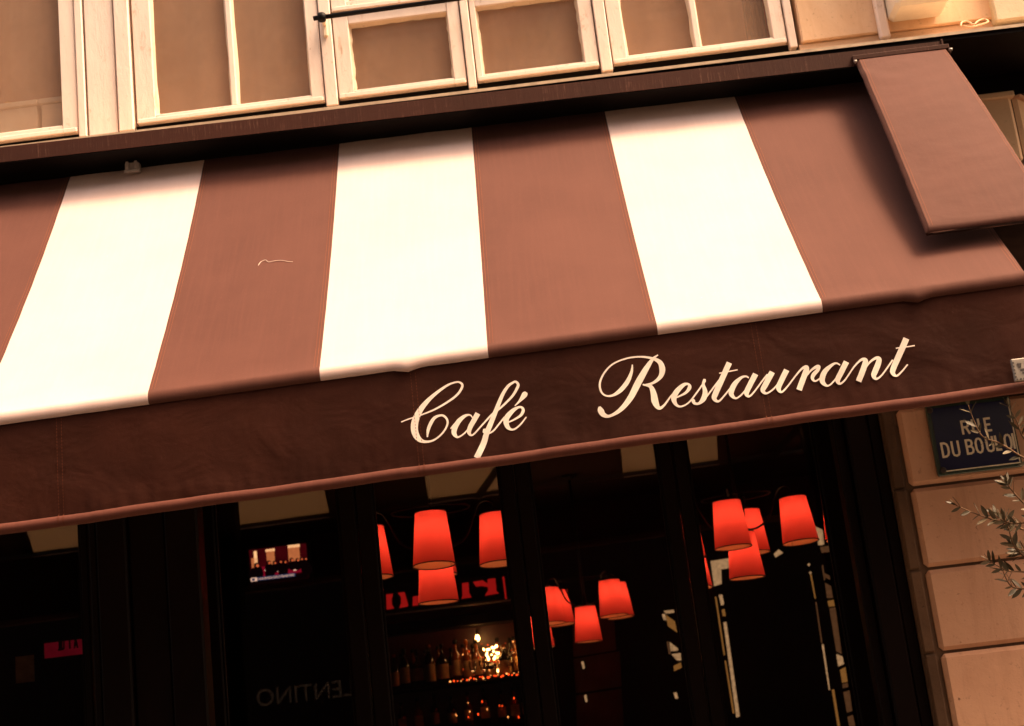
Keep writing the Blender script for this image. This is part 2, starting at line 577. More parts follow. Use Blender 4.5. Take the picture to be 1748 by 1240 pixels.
# stone pier right of the doors : rusticated blocks with recessed joints
MB().box(1.372, 2.19, 0.022, 0.30, 0.0, 3.84).build('wall', M['joint'], bld)
def block_bm(x0, x1, z0, z1):
    return MB().box(x0, x1, 0.0, 0.12, z0, z1, bev=0.014)
zj = [3.506 - 0.331 * k for k in range(11)]
tops = [3.845] + zj
for k in range(11):
    z1, z0 = tops[k] - 0.006, tops[k + 1] + 0.006
    if z0 < 0.0: z0 = 0.0
    if z1 - z0 < 0.05: continue
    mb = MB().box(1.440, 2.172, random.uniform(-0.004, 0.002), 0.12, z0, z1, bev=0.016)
    mb.build('stone_block', M['stone'] if k > 1 else M['stone_light'], bld)  # top blocks take the paler stone with light in its colour
    # jamb strip stones, staggered
    zz0 = max(0.0, tops[k + 1] + 0.003)
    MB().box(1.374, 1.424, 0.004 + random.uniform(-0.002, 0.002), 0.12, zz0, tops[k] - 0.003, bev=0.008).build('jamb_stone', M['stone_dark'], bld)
    # chamfered corner stones (45 degrees)
    R45 = Matrix.Translation((2.186, 0.004, 0)) @ Matrix.Rotation(math.radians(45), 4, 'Z')
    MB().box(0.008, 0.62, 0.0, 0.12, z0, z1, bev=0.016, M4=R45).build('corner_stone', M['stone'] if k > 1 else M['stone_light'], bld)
# string mould on top of the highest visible block
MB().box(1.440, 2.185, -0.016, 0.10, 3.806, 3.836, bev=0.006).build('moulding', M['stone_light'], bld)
R45b = Matrix.Translation((2.19, -0.006, 0)) @ Matrix.Rotation(math.radians(45), 4, 'Z')
MB().box(0.006, 0.62, -0.016, 0.10, 3.806, 3.836, bev=0.006, M4=R45b).build('moulding', M['stone'], bld)

# rendered wall above the cornice, right side
MB().box(1.297, 2.17, -0.112, 0.10, 4.135, 5.6, bev=0.006).build('render_panel', M['stone_up'], bld)
MB().box(1.285, 2.17, -0.096, 0.10, 4.085, 4.131).build('plinth_course', M['stone_up'], bld)
MB().box(2.118, 2.62, -0.150, 0.10, 4.10, 5.6, bev=0.008).build('corner_pilaster', M['stone_pale'], bld)
o = MB().box(1.622, 1.667, -0.150, -0.114, 4.09, 5.5, bev=0.008).build('pipe_casing', M['paint'], bld)
cb = MB().box(1.672, 1.905, -0.290, -0.114, 4.165, 5.2, bev=0.018)
o = cb.build('meter_cabinet', M['boxwhite'], bld)
MB().box(1.690, 1.885, -0.297, -0.291, 4.21, 5.1, bev=0.003).build('cabinet_door', M['boxwhite'], o)

# windows of the upper floor ------------------------------------------------
YF = -0.10
ZT = 5.4
def frame_piece(parent, name, x0, x1, z0, z1, y0=YF, y1=0.02, bev=0.005, mat='paint'):
    return MB().box(x0, x1, y0, y1, z0, z1, bev).build(name, M[mat], parent)
def casement(x0, x1, gx, gz0, gz1, zt, rail0=4.149, mullions=(), yf=YF):
    """sash outer x0..x1, glass between gx[0]..gx[1]; returns window part"""
    win = MB()
    win.box(x0, gx[0], yf, yf + 0.06, rail0, zt, 0.003)
    win.box(gx[1], x1, yf, yf + 0.06, rail0, zt, 0.003)
    win.box(gx[0] + .0005, gx[1] - .0005, yf + 0.003, yf + 0.06, rail0, gz0, 0.003)
    if gz1 < zt - 0.01:
        win.box(gx[0] + .0005, gx[1] - .0005, yf + 0.003, yf + 0.06, gz1, zt, 0.003)
    wo = win.build('window', M['paint'], bld)
    # weather bar
    MB().box(x0 + 0.004, x1 - 0.004, yf - 0.011, yf - 0.0005, rail0 - 0.004, rail0 + 0.017, 0.003).build('weather_bar', M['paint'], wo)
    for a, b in mullions:
        MB().box(a, b, yf + 0.006, yf + 0.05, gz0 + .0005, gz1 - .0005, 0.004).build('glazing_bar', M['paint'], wo)
    edges = [gx[0]] + [e for ab in mullions for e in ab] + [gx[1]]
    for i in range(0, len(edges), 2):
        a, b = edges[i], edges[i + 1]
        MB().box(a - .003, b + .003, yf + 0.034, yf + 0.038, gz0 - .003, gz1 + .003).build('pane', M['upglass'], wo)
        p = MB()
        t = 0.010
        # ragged putty fillet round each pane
        def fillet(p0, p1, inward):
            nseg = 14
            pts = []
            for s in range(nseg + 1):
                f = s / nseg
                ww = t * (0.55 + 0.6 * random.random())
                pts.append((p0[0] + (p1[0] - p0[0]) * f, p0[1] + (p1[1] - p0[1]) * f, ww))
            vs_, fs = [], []
            for (x, z, ww) in pts:
                vs_ += [(x, yf + 0.012, z), (x + inward[0] * ww, yf + 0.0335, z + inward[1] * ww)]
            for s in range(nseg):
                fs.append((2 * s, 2 * s + 1, 2 * s + 3, 2 * s + 2))
            p.add(vs_, fs)
        fillet((a, gz0), (b, gz0), (0, 1))
        fillet((a, gz0), (a, gz1), (1, 0))
        fillet((b, gz0), (b, gz1), (-1, 0))
        fillet((a, gz1), (b, gz1), (0, -1))
        p.build('putty', M['putty'], wo)
    return wo
casement(-3.60, -1.885, (-3.52, -1.953), 4.190, 5.3, ZT)
casement(-1.622, -0.792, (-1.540, -0.848), 4.184, 5.3, ZT, mullions=((-1.203, -1.176),))
casement(-0.728, -0.166, (-0.660, -0.219), 4.182, 4.500, 4.556)
casement(-0.118, 0.416, (-0.093, 0.356), 4.180, 4.506, 4.556)
casement(0.478, 1.236, (0.540, 1.180), 4.182, 5.3, ZT, mullions=((0.841, 0.868),))
# upper lights above the transom
casement(-0.728, -0.166, (-0.660, -0.219), 4.612, 5.3, ZT, rail0=4.566)
casement(-0.118, 0.416, (-0.085, 0.350), 4.612, 5.3, ZT, rail0=4.566)
# posts, pillar and transom between the sashes
fr = lambda n, a, b, z0=4.118, z1=ZT, y0=YF - 0.008, mat='paint': frame_piece(bld, n, a, b, z0, z1, y0, 0.05, 0.004, mat)
fr('window_post', -1.880, -1.845)
fr('pillar', -1.836, -1.708, y0=YF - 0.004)
fr('pillar_moulding', -1.700, -1.634, y0=YF - 0.014)
fr('window_post', -0.786, -0.734)
fr('window_post', -0.160, -0.124)
fr('window_post', 0.422, 0.472)
fr('window_post', 1.242, 1.276)
MB().box(-4.5, 1.284, -0.05, 0.10, 4.09, ZT).box(-3.50, -1.97, -0.06, 0.11, 4.20, 5.3).build('lining', M['black'], bld) if False else None
# dark reveal behind gaps (thin strips, not behind the glass)
for a, b in ((-1.886, -1.620), (-0.794, -0.726), (-0.168, -0.116), (0.414, 0.480), (1.234, 1.300)):
    MB().box(a, b, 0.051, 0.09, 4.12, ZT).build('reveal', M['joint'], bld)
MB().box(-4.5, 1.284, -0.073, 0.03, 4.1165, 4.1480).build('sill_shade', M['black'], bld)  # black filler strip: shadow gap under the sashes put in as colour
MB().box(-4.5, 1.284, -0.075, 0.09, 4.076, 4.116).build('sill_shade', M['black'], bld)  # sill slab coloured black for the shade below the windows
# room box behind the upper windows
cx_ = [-4.5 + 5.8 * i / 420 for i in range(421)]
cy_f = lambda x: 0.112 + 0.010 * math.sin(x * 46 + 2.2 * math.sin(x * 6.3)) + 0.006 * math.sin(x * 19 + 1.0)
sheet([[(x, cy_f(x), 4.0), (x, cy_f(x) + 0.004 * math.sin(x * 11), 4.7), (x, cy_f(x), 5.45)] for x in cx_]).build('curtain', M['curtain'], bld)
MB().box(-4.5, 1.30, 0.0905, 0.093, 4.02, 4.085).build('window_board', M['paint'], bld)
# iron guard rail across the centre windows
rail = MB().tube([(-0.797, -0.190, 4.497), (0.50, -0.190, 4.512)], 0.0105, 10).build('guard_rail', M['iron'], bld, smooth=True)
MB().lathe([(0.006, -0.02), (0.018, -0.016), (0.021, 0.0), (0.018, 0.016), (0.006, 0.02)], (-0.760, -0.190, 4.4975), 12).build('rail_knob', M['iron'], rail, smooth=True)
MB().box(-0.772, -0.748, -0.122, -0.1085, 4.44, 4.555, 0.006).tube([(-0.760, -0.120, 4.497), (-0.760, -0.190, 4.497)], 0.008, 8).build('rail_bracket', M['putty'], rail)

# ------------------------------------------------------------------ cafe front : pilasters and glazed doors
def wood(name, x0, x1, y0, y1, z0, z1, parent, bev=0.005):
    return MB().box(x0, x1, y0, y1, z0, z1, bev).build(name, M['blackwood'], parent)
# pilaster of stacked boards right of the doors
wood('pilaster_board', 1.180, 1.222, 0.050, 0.14, 0.0, 2.777, bld)
wood('pilaster_board', 1.226, 1.318, 0.018, 0.14, 0.0, 2.777, bld, 0.008)
wood('pilaster_board', 1.322, 1.370, 0.038, 0.14, 0.0, 2.777, bld)
wood('pilaster_board', -1.640, -1.500, 0.030, 0.14, 0.0, 2.777, bld, 0.008)
wood('pilaster_board', -1.800, -1.644, 0.052, 0.14, 0.0, 2.777, bld, 0.008)
wood('pilaster_board', -1.930, -1.804, 0.030, 0.14, 0.0, 2.777, bld, 0.008)
wood('pilaster_board', -1.970, -1.934, 0.052, 0.14, 0.0, 2.777, bld, 0.008)
def door(x0, x1, sl, sr):
    d = MB()
    y0 = 0.385; x0, x1, sl, sr = (v * 1.0294 for v in (x0, x1, sl, sr))
    d.box(x0, x0 + sl, y0, y0 + .055, 0.04, 2.775, 0.006)
    d.box(x1 - sr, x1, y0, y0 + .055, 0.04, 2.775, 0.006)
    d.box(x0 + sl + .0005, x1 - sr - .0005, y0 + .004, y0 + .052, 2.70, 2.775, 0.006)
    d.box(x0 + sl + .0005, x1 - sr - .0005, y0 + .004, y0 + .052, 0.04, 0.42, 0.006)
    do = d.build('glass_door', M['blackwood'], bld)
    MB().box(x0 + sl - .004, x1 - sr + .004, y0 + .028, y0 + .034, 0.416, 2.704).build('pane', M['glass'], do)
    b = MB()
    for xx, s in ((x0 + sl, 1), (x1 - sr, -1)):
        b.box(min(xx, xx + s * 0.010), max(xx, xx + s * 0.010), y0 + .008, y0 + .0265, 0.421, 2.699, 0.003)
    b.build('glazing_bead', M['blackwood'], do)
    return do
door(-2.900, -2.032, 0.06, 0.033)
door(-1.560, -0.863, 0.083, 0.074)
door(-0.859, -0.168, 0.074, 0.063)
door(-0.164, 0.518, 0.063, 0.063)
door(0.522, 1.215, 0.059, 0.087)
for xa, xb in ((-1.945, -1.62), (1.262, 1.36)):
    MB().box(xa, xb, 0.1405, 0.384, 0.0, 2.777).build('door_reveal', M['blackwood'], bld)
MB().box(-4.5, -2.99, 0.05, 0.42, 0.0, 2.777).build('shutter_panel', M['blackwood'], bld)

# ------------------------------------------------------------------ cafe room
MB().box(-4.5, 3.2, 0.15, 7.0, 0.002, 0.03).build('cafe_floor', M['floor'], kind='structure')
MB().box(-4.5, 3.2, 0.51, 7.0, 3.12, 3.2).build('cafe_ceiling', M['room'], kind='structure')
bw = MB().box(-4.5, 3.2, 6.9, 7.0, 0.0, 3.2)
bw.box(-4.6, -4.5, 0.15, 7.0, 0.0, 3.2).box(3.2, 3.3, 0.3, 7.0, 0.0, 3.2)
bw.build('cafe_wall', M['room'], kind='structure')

# ------------------------------------------------------------------ striped awning
AX = empty('striped_awning', (0.0, -0.30, 3.84), 'long brown and cream striped cafe awning with script lettering on its valance', 'awning')
TOPZ = lambda x: 3.840 - 0.0029 * x
BOTZ = lambda x: 2.6379 + 0.0155 * x          # underside of the front roll
BUMPS = ((-0.432, 1.0), (1.247, 1.2), (-2.1, 1.0))
def hsh(a, b=0.0):
    return math.sin(a * 12.9898 + b * 78.233) * 0.5 + math.sin(a * 4.1 + b * 9.7 + 1.3) * 0.5
def slope_point(x, s):
    yt, zt = -0.285, TOPZ(x) + 0.018
    yb, zb = -1.237, BOTZ(x) + 0.0495
    y = yt + (yb - yt) * s
    z = zt + (zb - zt) * s
    sag = 0.022 * math.sin(math.pi * s) + 0.002 * hsh(x * 1.7, s * 0.6)
    return (x, y + sag * 0.78, z - sag * 0.62)
def fabric_col(x):
    pts = [slope_point(x, i / 22) for i in range(23)]
    zb = BOTZ(x)
    d = 0.0
    for bx, k in BUMPS:
        d += 0.010 * k * math.exp(-((x - bx) / 0.026) ** 2)
    wob = 0.0010 * hsh(x * 9.0) + 0.0016 * max(0.0, math.sin(x * 62 + 2.4 * math.sin(x * 7))) ** 3
    for yy, dz, f in ((-1.2450, 0.0430, 0.2), (-1.2500, 0.0350, 0.5), (-1.2520, 0.0240, 0.8), (-1.2510, 0.0130, 1), (-1.2470, 0.0050, 1), (-1.2390, 0.0005, 1), (-1.2280, 0.0010, 1), (-1.215, 0.006, 1)):
        pts.append((x, yy - d * f * 0.5 + wob, zb + dz - d * f))
    return pts
EDGES = [(-4.14, -3.57, 'white'), (-3.57, -3.00, 'brown'), (-3.00, -2.43, 'white'), (-2.43, -1.862, 'brown'), (-1.862, -1.292, 'white'), (-1.292, -0.720, 'brown'), (-0.720, -0.163, 'white'),
         (-0.163, 0.396, 'brown'), (0.396, 0.938, 'white'), (0.938, 1.605, 'brown')]
for x0, x1, cm in EDGES:
    n = max(12, int((x1 - x0) / 0.022))
    cols = [fabric_col(x0 + (x1 - x0) * i / n) for i in range(n + 1)]
    o = sheet(cols).build('cream_stripe' if cm == 'white' else 'brown_stripe', M[cm], AX)
    if cm == 'brown':
        sm = MB()
        for xe, sg in ((x0, 1), (x1, -1)):
            for off in (0.010, 0.020):
                xx = xe + sg * off
                for i in range(22):
                    a, b = slope_point(xx, i / 22), slope_point(xx, (i + 1) / 22)
                    nrm = Vector((0, -0.783, 0.621)) * 0.0016
                    h = 0.0006 if off < 0.015 else 0.0004
                    sm.add([Vector(a) + nrm - Vector((h, 0, 0)), Vector(a) + nrm + Vector((h, 0, 0)),
                            Vector(b) + nrm + Vector((h, 0, 0)), Vector(b) + nrm - Vector((h, 0, 0))], [(0, 1, 2, 3)])
        sm.build('stitching', M['stitch'], o, kind='stuff')
# small light creases over the front roll
# valance
def val_y(x, z):
    zt = BOTZ(x) + 0.01
    t = max(0.0, min(1.0, (zt - z) / 0.33))
    N3 = mnoise.noise
    rip = 0.0045 * N3((x * 1.6, 3.1, z * 3.0)) + 0.0034 * N3((x * 5.0 + z * 3, 7.7, z * 5.0)) + 0.0026 * t * N3((x * 16.0, 1.2, z * 9.0))
    rip += 0.0024 * max(0.0, t - 0.72) * 4 * N3((x * 34.0, 9.2, z * 14.0))
    return -1.238 + rip * (0.25 + 0.75 * t) - 0.012 * t
HEMZ = lambda x: 2.2795 + 0.0185 * x + 0.0012 * math.sin(x * 9.0) + 0.0005 * math.sin(x * 23 + 1)
rows = []
nx = 640
for i in range(nx + 1):
    x = -4.14 + (1.60 + 4.14) * i / nx
    zt, zb = BOTZ(x) + 0.014, HEMZ(x) + 0.030
    rows.append([(x, val_y(x, zt + (zb - zt) * j / 20), zt + (zb - zt) * j / 20) for j in range(21)])
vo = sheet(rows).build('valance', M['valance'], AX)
hem = MB(); hem.smooth = True
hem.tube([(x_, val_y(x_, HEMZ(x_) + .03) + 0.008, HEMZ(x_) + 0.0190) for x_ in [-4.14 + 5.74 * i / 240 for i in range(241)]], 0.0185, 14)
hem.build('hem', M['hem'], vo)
# seams of the valance
for sx in (-1.594, -0.416, 0.709):
    sm = MB()
    for off, ww in ((-0.008, 0.0007), (0.008, 0.0007)):
        for j in range(30):
            zt, zb = BOTZ(sx) - 0.004, HEMZ(sx) + 0.034
            za, zc = zt + (zb - zt) * j / 30, zt + (zb - zt) * (j + 0.62) / 30
            xx = sx + off
            sm.add([(xx - ww, val_y(xx, za) - 0.0018, za), (xx + ww, val_y(xx, za) - 0.0018, za),
                    (xx + ww, val_y(xx, zc) - 0.0018, zc), (xx - ww, val_y(xx, zc) - 0.0018, zc)], [(0, 1, 2, 3)])
        zc = HEMZ(sx) + 0.0205
        yy = val_y(sx, HEMZ(sx) + .03) + 0.008
        xx = sx + off
        ring = []
        for a in range(-60, 80, 20):
            ring.append((math.cos(math.radians(a)) * 0.0211, math.sin(math.radians(a)) * 0.0211))
        for q in range(len(ring) - 1):
            sm.add([(xx - .0011, yy - ring[q][0], zc + ring[q][1]), (xx + .0011, yy - ring[q][0], zc + ring[q][1]),
                    (xx + .0011, yy - ring[q + 1][0], zc + ring[q + 1][1]), (xx - .0011, yy - ring[q + 1][0], zc + ring[q + 1][1])], [(0, 1, 2, 3)])
    sm.build('seam', M['seamthread'], vo, kind='stuff')
# painted script
LETTERING = [
    [(-0.469,2.457,0.0037),(-0.451,2.462,0.004),(-0.433,2.466,0.0042),(-0.4,2.473,0.0047),(-0.357,2.485,0.0058),(-0.31,2.506,0.0069),(-0.279,2.525,0.0074),(-0.262,2.545,0.0079),(-0.259,2.558,0.0074),(-0.269,2.567,0.0058),(-0.285,2.567,0.0058),(-0.309,2.56,0.0074),(-0.343,2.541,0.01),(-0.377,2.516,0.0142),(-0.405,2.487,0.019),(-0.422,2.457,0.0227),(-0.428,2.431,0.0232),(-0.425,2.409,0.0211),(-0.415,2.392,0.0158),(-0.399,2.383,0.009),(-0.375,2.383,0.0063),(-0.353,2.393,0.0058),(-0.333,2.41,0.0058),(-0.32,2.431,0.0063),(-0.32,2.448,0.0069),(-0.33,2.461,0.0069),(-0.343,2.463,0.0074),(-0.36,2.457,0.01),(-0.374,2.44,0.0116),(-0.384,2.42,0.01),(-0.389,2.397,0.0042)],
    [(-0.311,2.415,0.0037),(-0.3,2.426,0.0053),(-0.291,2.433,0.0063)],
    [(-0.236,2.442,0.0032),(-0.244,2.453,0.0047),(-0.26,2.452,0.0095),(-0.281,2.438,0.0148),(-0.297,2.416,0.0169),(-0.301,2.399,0.0153),(-0.292,2.385,0.0069),(-0.274,2.391,0.0047),(-0.257,2.405,0.0047),(-0.244,2.422,0.0042)],
    [(-0.218,2.455,0.0174),(-0.235,2.431,0.0163),(-0.248,2.412,0.0153),(-0.253,2.396,0.0127),(-0.247,2.386,0.0063),(-0.235,2.391,0.0053),(-0.206,2.417,0.0053),(-0.174,2.445,0.0063),(-0.151,2.459,0.0063),(-0.126,2.477,0.0069),(-0.099,2.5,0.0079),(-0.082,2.523,0.009),(-0.077,2.535,0.0084),(-0.084,2.545,0.0074),(-0.094,2.543,0.0074),(-0.112,2.532,0.0095),(-0.133,2.505,0.0116),(-0.156,2.462,0.0142),(-0.176,2.424,0.0158),(-0.196,2.387,0.0174),(-0.21,2.354,0.019),(-0.237,2.309,0.02)],
    [(-0.208,2.396,0.0105),(-0.202,2.394,0.0163),(-0.196,2.389,0.0105),(-0.186,2.386,0.0058),(-0.172,2.393,0.0053),(-0.154,2.411,0.0053),(-0.133,2.432,0.0058)],
    [(-0.124,2.413,0.0042),(-0.103,2.42,0.0058),(-0.081,2.431,0.0084),(-0.071,2.445,0.01),(-0.073,2.456,0.0074),(-0.084,2.459,0.0074),(-0.104,2.45,0.0132),(-0.125,2.431,0.0174),(-0.13,2.416,0.0174),(-0.127,2.399,0.0137),(-0.117,2.389,0.0074),(-0.104,2.389,0.0058),(-0.084,2.402,0.0053),(-0.063,2.424,0.0037)],
    [(-0.096,2.465,0.0032),(-0.081,2.477,0.0069),(-0.067,2.491,0.0148),(-0.059,2.5,0.0179),(-0.054,2.506,0.0095)],
    [(0.176,2.429,0.0064),(0.178,2.416,0.0191),(0.186,2.4,0.0153),(0.206,2.394,0.0089),(0.243,2.411,0.014),(0.279,2.446,0.0191),(0.311,2.493,0.0217),(0.342,2.535,0.0178),(0.368,2.565,0.0096),(0.387,2.577,0.0038)],
    [(0.3,2.555,0.0038),(0.294,2.531,0.0089),(0.277,2.501,0.014),(0.251,2.475,0.014),(0.224,2.461,0.0083),(0.202,2.462,0.0057),(0.188,2.477,0.0064),(0.187,2.506,0.0064),(0.206,2.539,0.0057),(0.238,2.565,0.0051),(0.284,2.578,0.0051),(0.329,2.578,0.0057),(0.366,2.568,0.0083),(0.389,2.552,0.0153),(0.394,2.527,0.0191),(0.385,2.504,0.014),(0.361,2.487,0.0083),(0.335,2.482,0.007),(0.324,2.485,0.0045)],
    [(0.332,2.482,0.0064),(0.349,2.474,0.0127),(0.355,2.449,0.0191),(0.356,2.423,0.0217),(0.365,2.401,0.0121),(0.382,2.407,0.007),(0.41,2.436,0.0051),(0.428,2.45,0.0057)],
    [(0.412,2.424,0.0038),(0.435,2.431,0.0051),(0.459,2.441,0.0083),(0.473,2.457,0.0115),(0.469,2.468,0.007),(0.453,2.466,0.0121),(0.428,2.446,0.0172),(0.417,2.425,0.0172),(0.422,2.405,0.0096),(0.437,2.397,0.0057),(0.463,2.407,0.0051),(0.492,2.435,0.0051),(0.521,2.467,0.0051)],
    [(0.525,2.478,0.0064),(0.523,2.472,0.0102),(0.518,2.461,0.0089),(0.52,2.435,0.0153),(0.512,2.414,0.0166),(0.495,2.4,0.0083),(0.481,2.402,0.0089),(0.478,2.411,0.0115),(0.479,2.417,0.0051)],
    [(0.507,2.404,0.0051),(0.536,2.433,0.0051),(0.574,2.472,0.0051)],
    [(0.612,2.522,0.0178),(0.581,2.472,0.0178),(0.552,2.425,0.0178),(0.546,2.409,0.014),(0.558,2.399,0.007),(0.579,2.415,0.0051),(0.609,2.444,0.0051),(0.618,2.45,0.0051)],
    [(0.574,2.491,0.0038),(0.604,2.493,0.0038),(0.635,2.495,0.0038)],
    [(0.666,2.464,0.0045),(0.657,2.47,0.0057),(0.641,2.467,0.0089),(0.618,2.449,0.0159),(0.603,2.425,0.0172),(0.605,2.41,0.0121),(0.617,2.402,0.0057),(0.641,2.417,0.0051),(0.671,2.449,0.0051)],
    [(0.69,2.474,0.0178),(0.668,2.443,0.0172),(0.651,2.416,0.0159),(0.656,2.403,0.0076),(0.673,2.413,0.0051),(0.709,2.45,0.0051),(0.728,2.468,0.0057)],
    [(0.744,2.474,0.0178),(0.717,2.437,0.0178),(0.704,2.417,0.0147),(0.715,2.406,0.0064),(0.742,2.42,0.0051),(0.774,2.452,0.0051)],
    [(0.791,2.475,0.0178),(0.769,2.443,0.0172),(0.755,2.419,0.0159),(0.762,2.404,0.007),(0.783,2.419,0.0051),(0.817,2.453,0.0051),(0.84,2.473,0.007),(0.855,2.476,0.014),(0.851,2.462,0.0178),(0.836,2.435,0.0178),(0.819,2.404,0.0178)],
    [(0.833,2.429,0.0045),(0.862,2.459,0.0057),(0.883,2.472,0.0089),(0.894,2.473,0.0115),(0.889,2.462,0.0115),(0.874,2.449,0.0127),(0.868,2.437,0.0102),(0.875,2.427,0.0057),(0.893,2.435,0.0051),(0.91,2.453,0.0051)],
    [(0.963,2.469,0.0045),(0.953,2.477,0.0057),(0.937,2.473,0.0089),(0.911,2.454,0.0159),(0.898,2.43,0.0172),(0.902,2.414,0.0121),(0.915,2.407,0.0057),(0.937,2.422,0.0051),(0.967,2.454,0.0051)],
    [(0.985,2.478,0.0178),(0.962,2.445,0.0172),(0.947,2.422,0.0159),(0.952,2.409,0.0076),(0.97,2.419,0.0051),(1.006,2.458,0.0051),(1.032,2.478,0.0076),(1.045,2.477,0.014),(1.044,2.466,0.0178),(1.032,2.443,0.0178),(1.012,2.409,0.0178)],
    [(1.021,2.425,0.0045),(1.054,2.463,0.0057),(1.079,2.478,0.0089),(1.09,2.474,0.0153),(1.083,2.456,0.0178),(1.07,2.435,0.0178),(1.063,2.421,0.0153),(1.07,2.41,0.0076),(1.091,2.422,0.0051),(1.133,2.466,0.0051)],
    [(1.189,2.531,0.0191),(1.16,2.485,0.0191),(1.131,2.44,0.0178),(1.125,2.423,0.0147),(1.135,2.412,0.007),(1.154,2.424,0.0051),(1.177,2.445,0.0045)],
    [(1.15,2.503,0.0038),(1.18,2.503,0.0038),(1.211,2.504,0.0038)],
]

for word in (LETTERING[:7], LETTERING[7:]):
    let = MB()
    for i, st in enumerate(word):
        off = 0.0010 + 0.00012 * i
        ribbon(let, st, 0.0012, y=lambda a, b, o_=off: val_y(a, b) - o_, sub=8)
    let.build('lettering', M['letter'], vo)
# front bar and folding arms below the cloth
fb = MB().tube([(-4.14, -1.232, BOTZ(-4.14) + 0.018), (1.60, -1.232, BOTZ(1.6) + 0.018)], 0.012, 10).build('front_bar', M['darkmetal'], AX, smooth=True)
for xa in (-2.1, -0.43, 1.247):
    MB().tube([(xa, -1.215, BOTZ(xa) + 0.01), (xa + 0.42, -0.72, 3.02), (xa + 0.10, -0.20, 3.55)], 0.022, 8).build('folding_arm', M['darkmetal'], AX, smooth=True)
# housing
FT = lambda x: 3.930 - 0.0137 * x
hs = MB()
xs = [-4.5, 1.763]
sec = lambda x: [(-0.450, FT(x) - 0.066), (-0.450, FT(x)), (-0.430, FT(x) + 0.002), (-0.430, FT(x) - 0.05), (-0.10, FT(x) - 0.05), (-0.10, FT(x) - 0.066)]
va = [(xs[0], y, z) for y, z in sec(xs[0])]; vb = [(xs[1], y, z) for y, z in sec(xs[1])]
n = len(va)
hs.add(va + vb, [tuple(range(n))[::-1], tuple(range(n, 2 * n))] + [(i, (i + 1) % n, (i + 1) % n + n, i + n) for i in range(n)])
ho = hs.build('housing', M['fascia'], AX)
so = MB()
va = [(xs[0], -0.447, FT(xs[0]) - 0.0665), (xs[0], -0.10, FT(xs[0]) - 0.0665)]; vb = [(xs[1] - .002, -0.447, FT(xs[1]) - 0.0665), (xs[1] - .002, -0.10, FT(xs[1]) - 0.0665)]
so.prism([va[0], va[1], vb[1], vb[0]], (0, 0, -0.004))
so.build('soffit_shade', M['black'], AX)  # black sheet under the housing: its deep shade put in as colour
MB().box(-4.5, 1.755, -0.272, -0.02, 3.60, 3.835).build('back_plate', M['black'], AX)
MB().box(1.764, 1.772, -0.455, -0.06, 3.835, 3.912, 0.001).build('end_cap', M['fascia'], AX)
# cloth clip under the housing
MB().box(-1.612, -1.552, -0.345, -0.310, 3.828, 3.868, 0.004).box(-1.606, -1.594, -0.352, -0.3455, 3.836, 3.87, 0.001).box(-1.570, -1.558, -0.352, -0.3455, 3.836, 3.87, 0.001).box(-1.613, -1.551, -0.352, -0.3455, 3.822, 3.834, 0.001).build('clip', M['steel'], AX)
MB().box(-1.24, -1.10, -0.36, -0.30, 3.862, 3.8635).build('inspection_plate', M['fascia'], AX) if False else None

# loose thread lying on the cloth
th = [(-0.992, 0.545), (-0.985, 0.530), (-0.968, 0.524), (-0.955, 0.536), (-0.930, 0.535), (-0.905, 0.537), (-0.880, 0.545), (-0.862, 0.548)]
pts = []
for x, s in th:
    p = Vector(slope_point(x, s)) + Vector((0, -0.783, 0.621)) * 0.003
    pts.append(tuple(p))
tag(MB().tube(catmull(pts, 4), 0.0009, 5).build('thread', M['letter']), 'short loose pale thread lying on a brown awning stripe', 'thread')

# grey metal plate fixed near the right end of the valance
pl = empty('plate', (1.546, -1.278, 2.378), 'small square grey metal plate with dark marks at the right end of the valance', 'plate')
MB().box(1.492, 1.600, -1.284, -1.272, 2.342, 2.414, 0.002).build('board', M['steel'], pl)
mk = MB()
for k in range(9):
    mk.box(1.497 + k * 0.0113, 1.502 + k * 0.0113, -1.2852, -1.2842, 2.3445, 2.3495)
for k in range(5):
    mk.box(1.4935, 1.4985, -1.2852, -1.2842, 2.353 + k * 0.0115, 2.358 + k * 0.0115)
mk.build('studs', M['steel_dark'], pl, kind='stuff')
mk = MB()
mk.prism([(1.508, -1.2845, 2.398), (1.522, -1.2845, 2.398), (1.518, -1.2845, 2.383), (1.511, -1.2845, 2.383)], (0, -0.001, 0))
mk.prism([(1.532, -1.2845, 2.400), (1.547, -1.2845, 2.400), (1.544, -1.2845, 2.385), (1.537, -1.2845, 2.385)], (0, -0.001, 0))
mk.box(1.520, 1.538, -1.2852, -1.2842, 2.364, 2.369)
mk.box(1.515, 1.545, -1.2852, -1.2842, 2.373, 2.380)
mk.build('marks', M['steel_dark'], pl, kind='stuff')

# ------------------------------------------------------------------ short brown awning lapping over the right end
CA = empty('corner_awning', (1.59, -0.46, 3.86), 'short plain brown canvas flap covering the right end of the striped awning', 'awning')
def flap_pt(x, s, d=0.0):
    y = -0.458 + (-1.142 + 0.458) * s
    z = 3.868 + (2.930 - 3.868) * s
    b = 0.010 * math.sin(math.pi * s) + 0.006 * math.sin(math.pi * max(0.0, min(1.0, (x - 1.40) / 0.38))) * math.sin(math.pi * s) + 0.0016 * hsh(x * 1.3 + s * 0.8, s * 0.9) + 0.0045 * math.exp(-((s - 0.14 - 0.4 * (x - 1.45)) / 0.03) ** 2) * math.exp(-((x - 1.45) / 0.12) ** 2) + 0.003 * math.exp(-((s - 0.09 + 0.3 * (x - 1.45)) / 0.018) ** 2) * math.exp(-((x - 1.5) / 0.14) ** 2) + 0.0022 * math.exp(-((s - 0.62 + 0.8 * (x - 1.5)) / 0.02) ** 2)
    return (x, y + (d - b) * 0.77, z + (d - b) * -0.64)
nX = 26
xl = lambda s: 1.414 - 0.066 * s
xr = lambda s: 1.782
rows = []
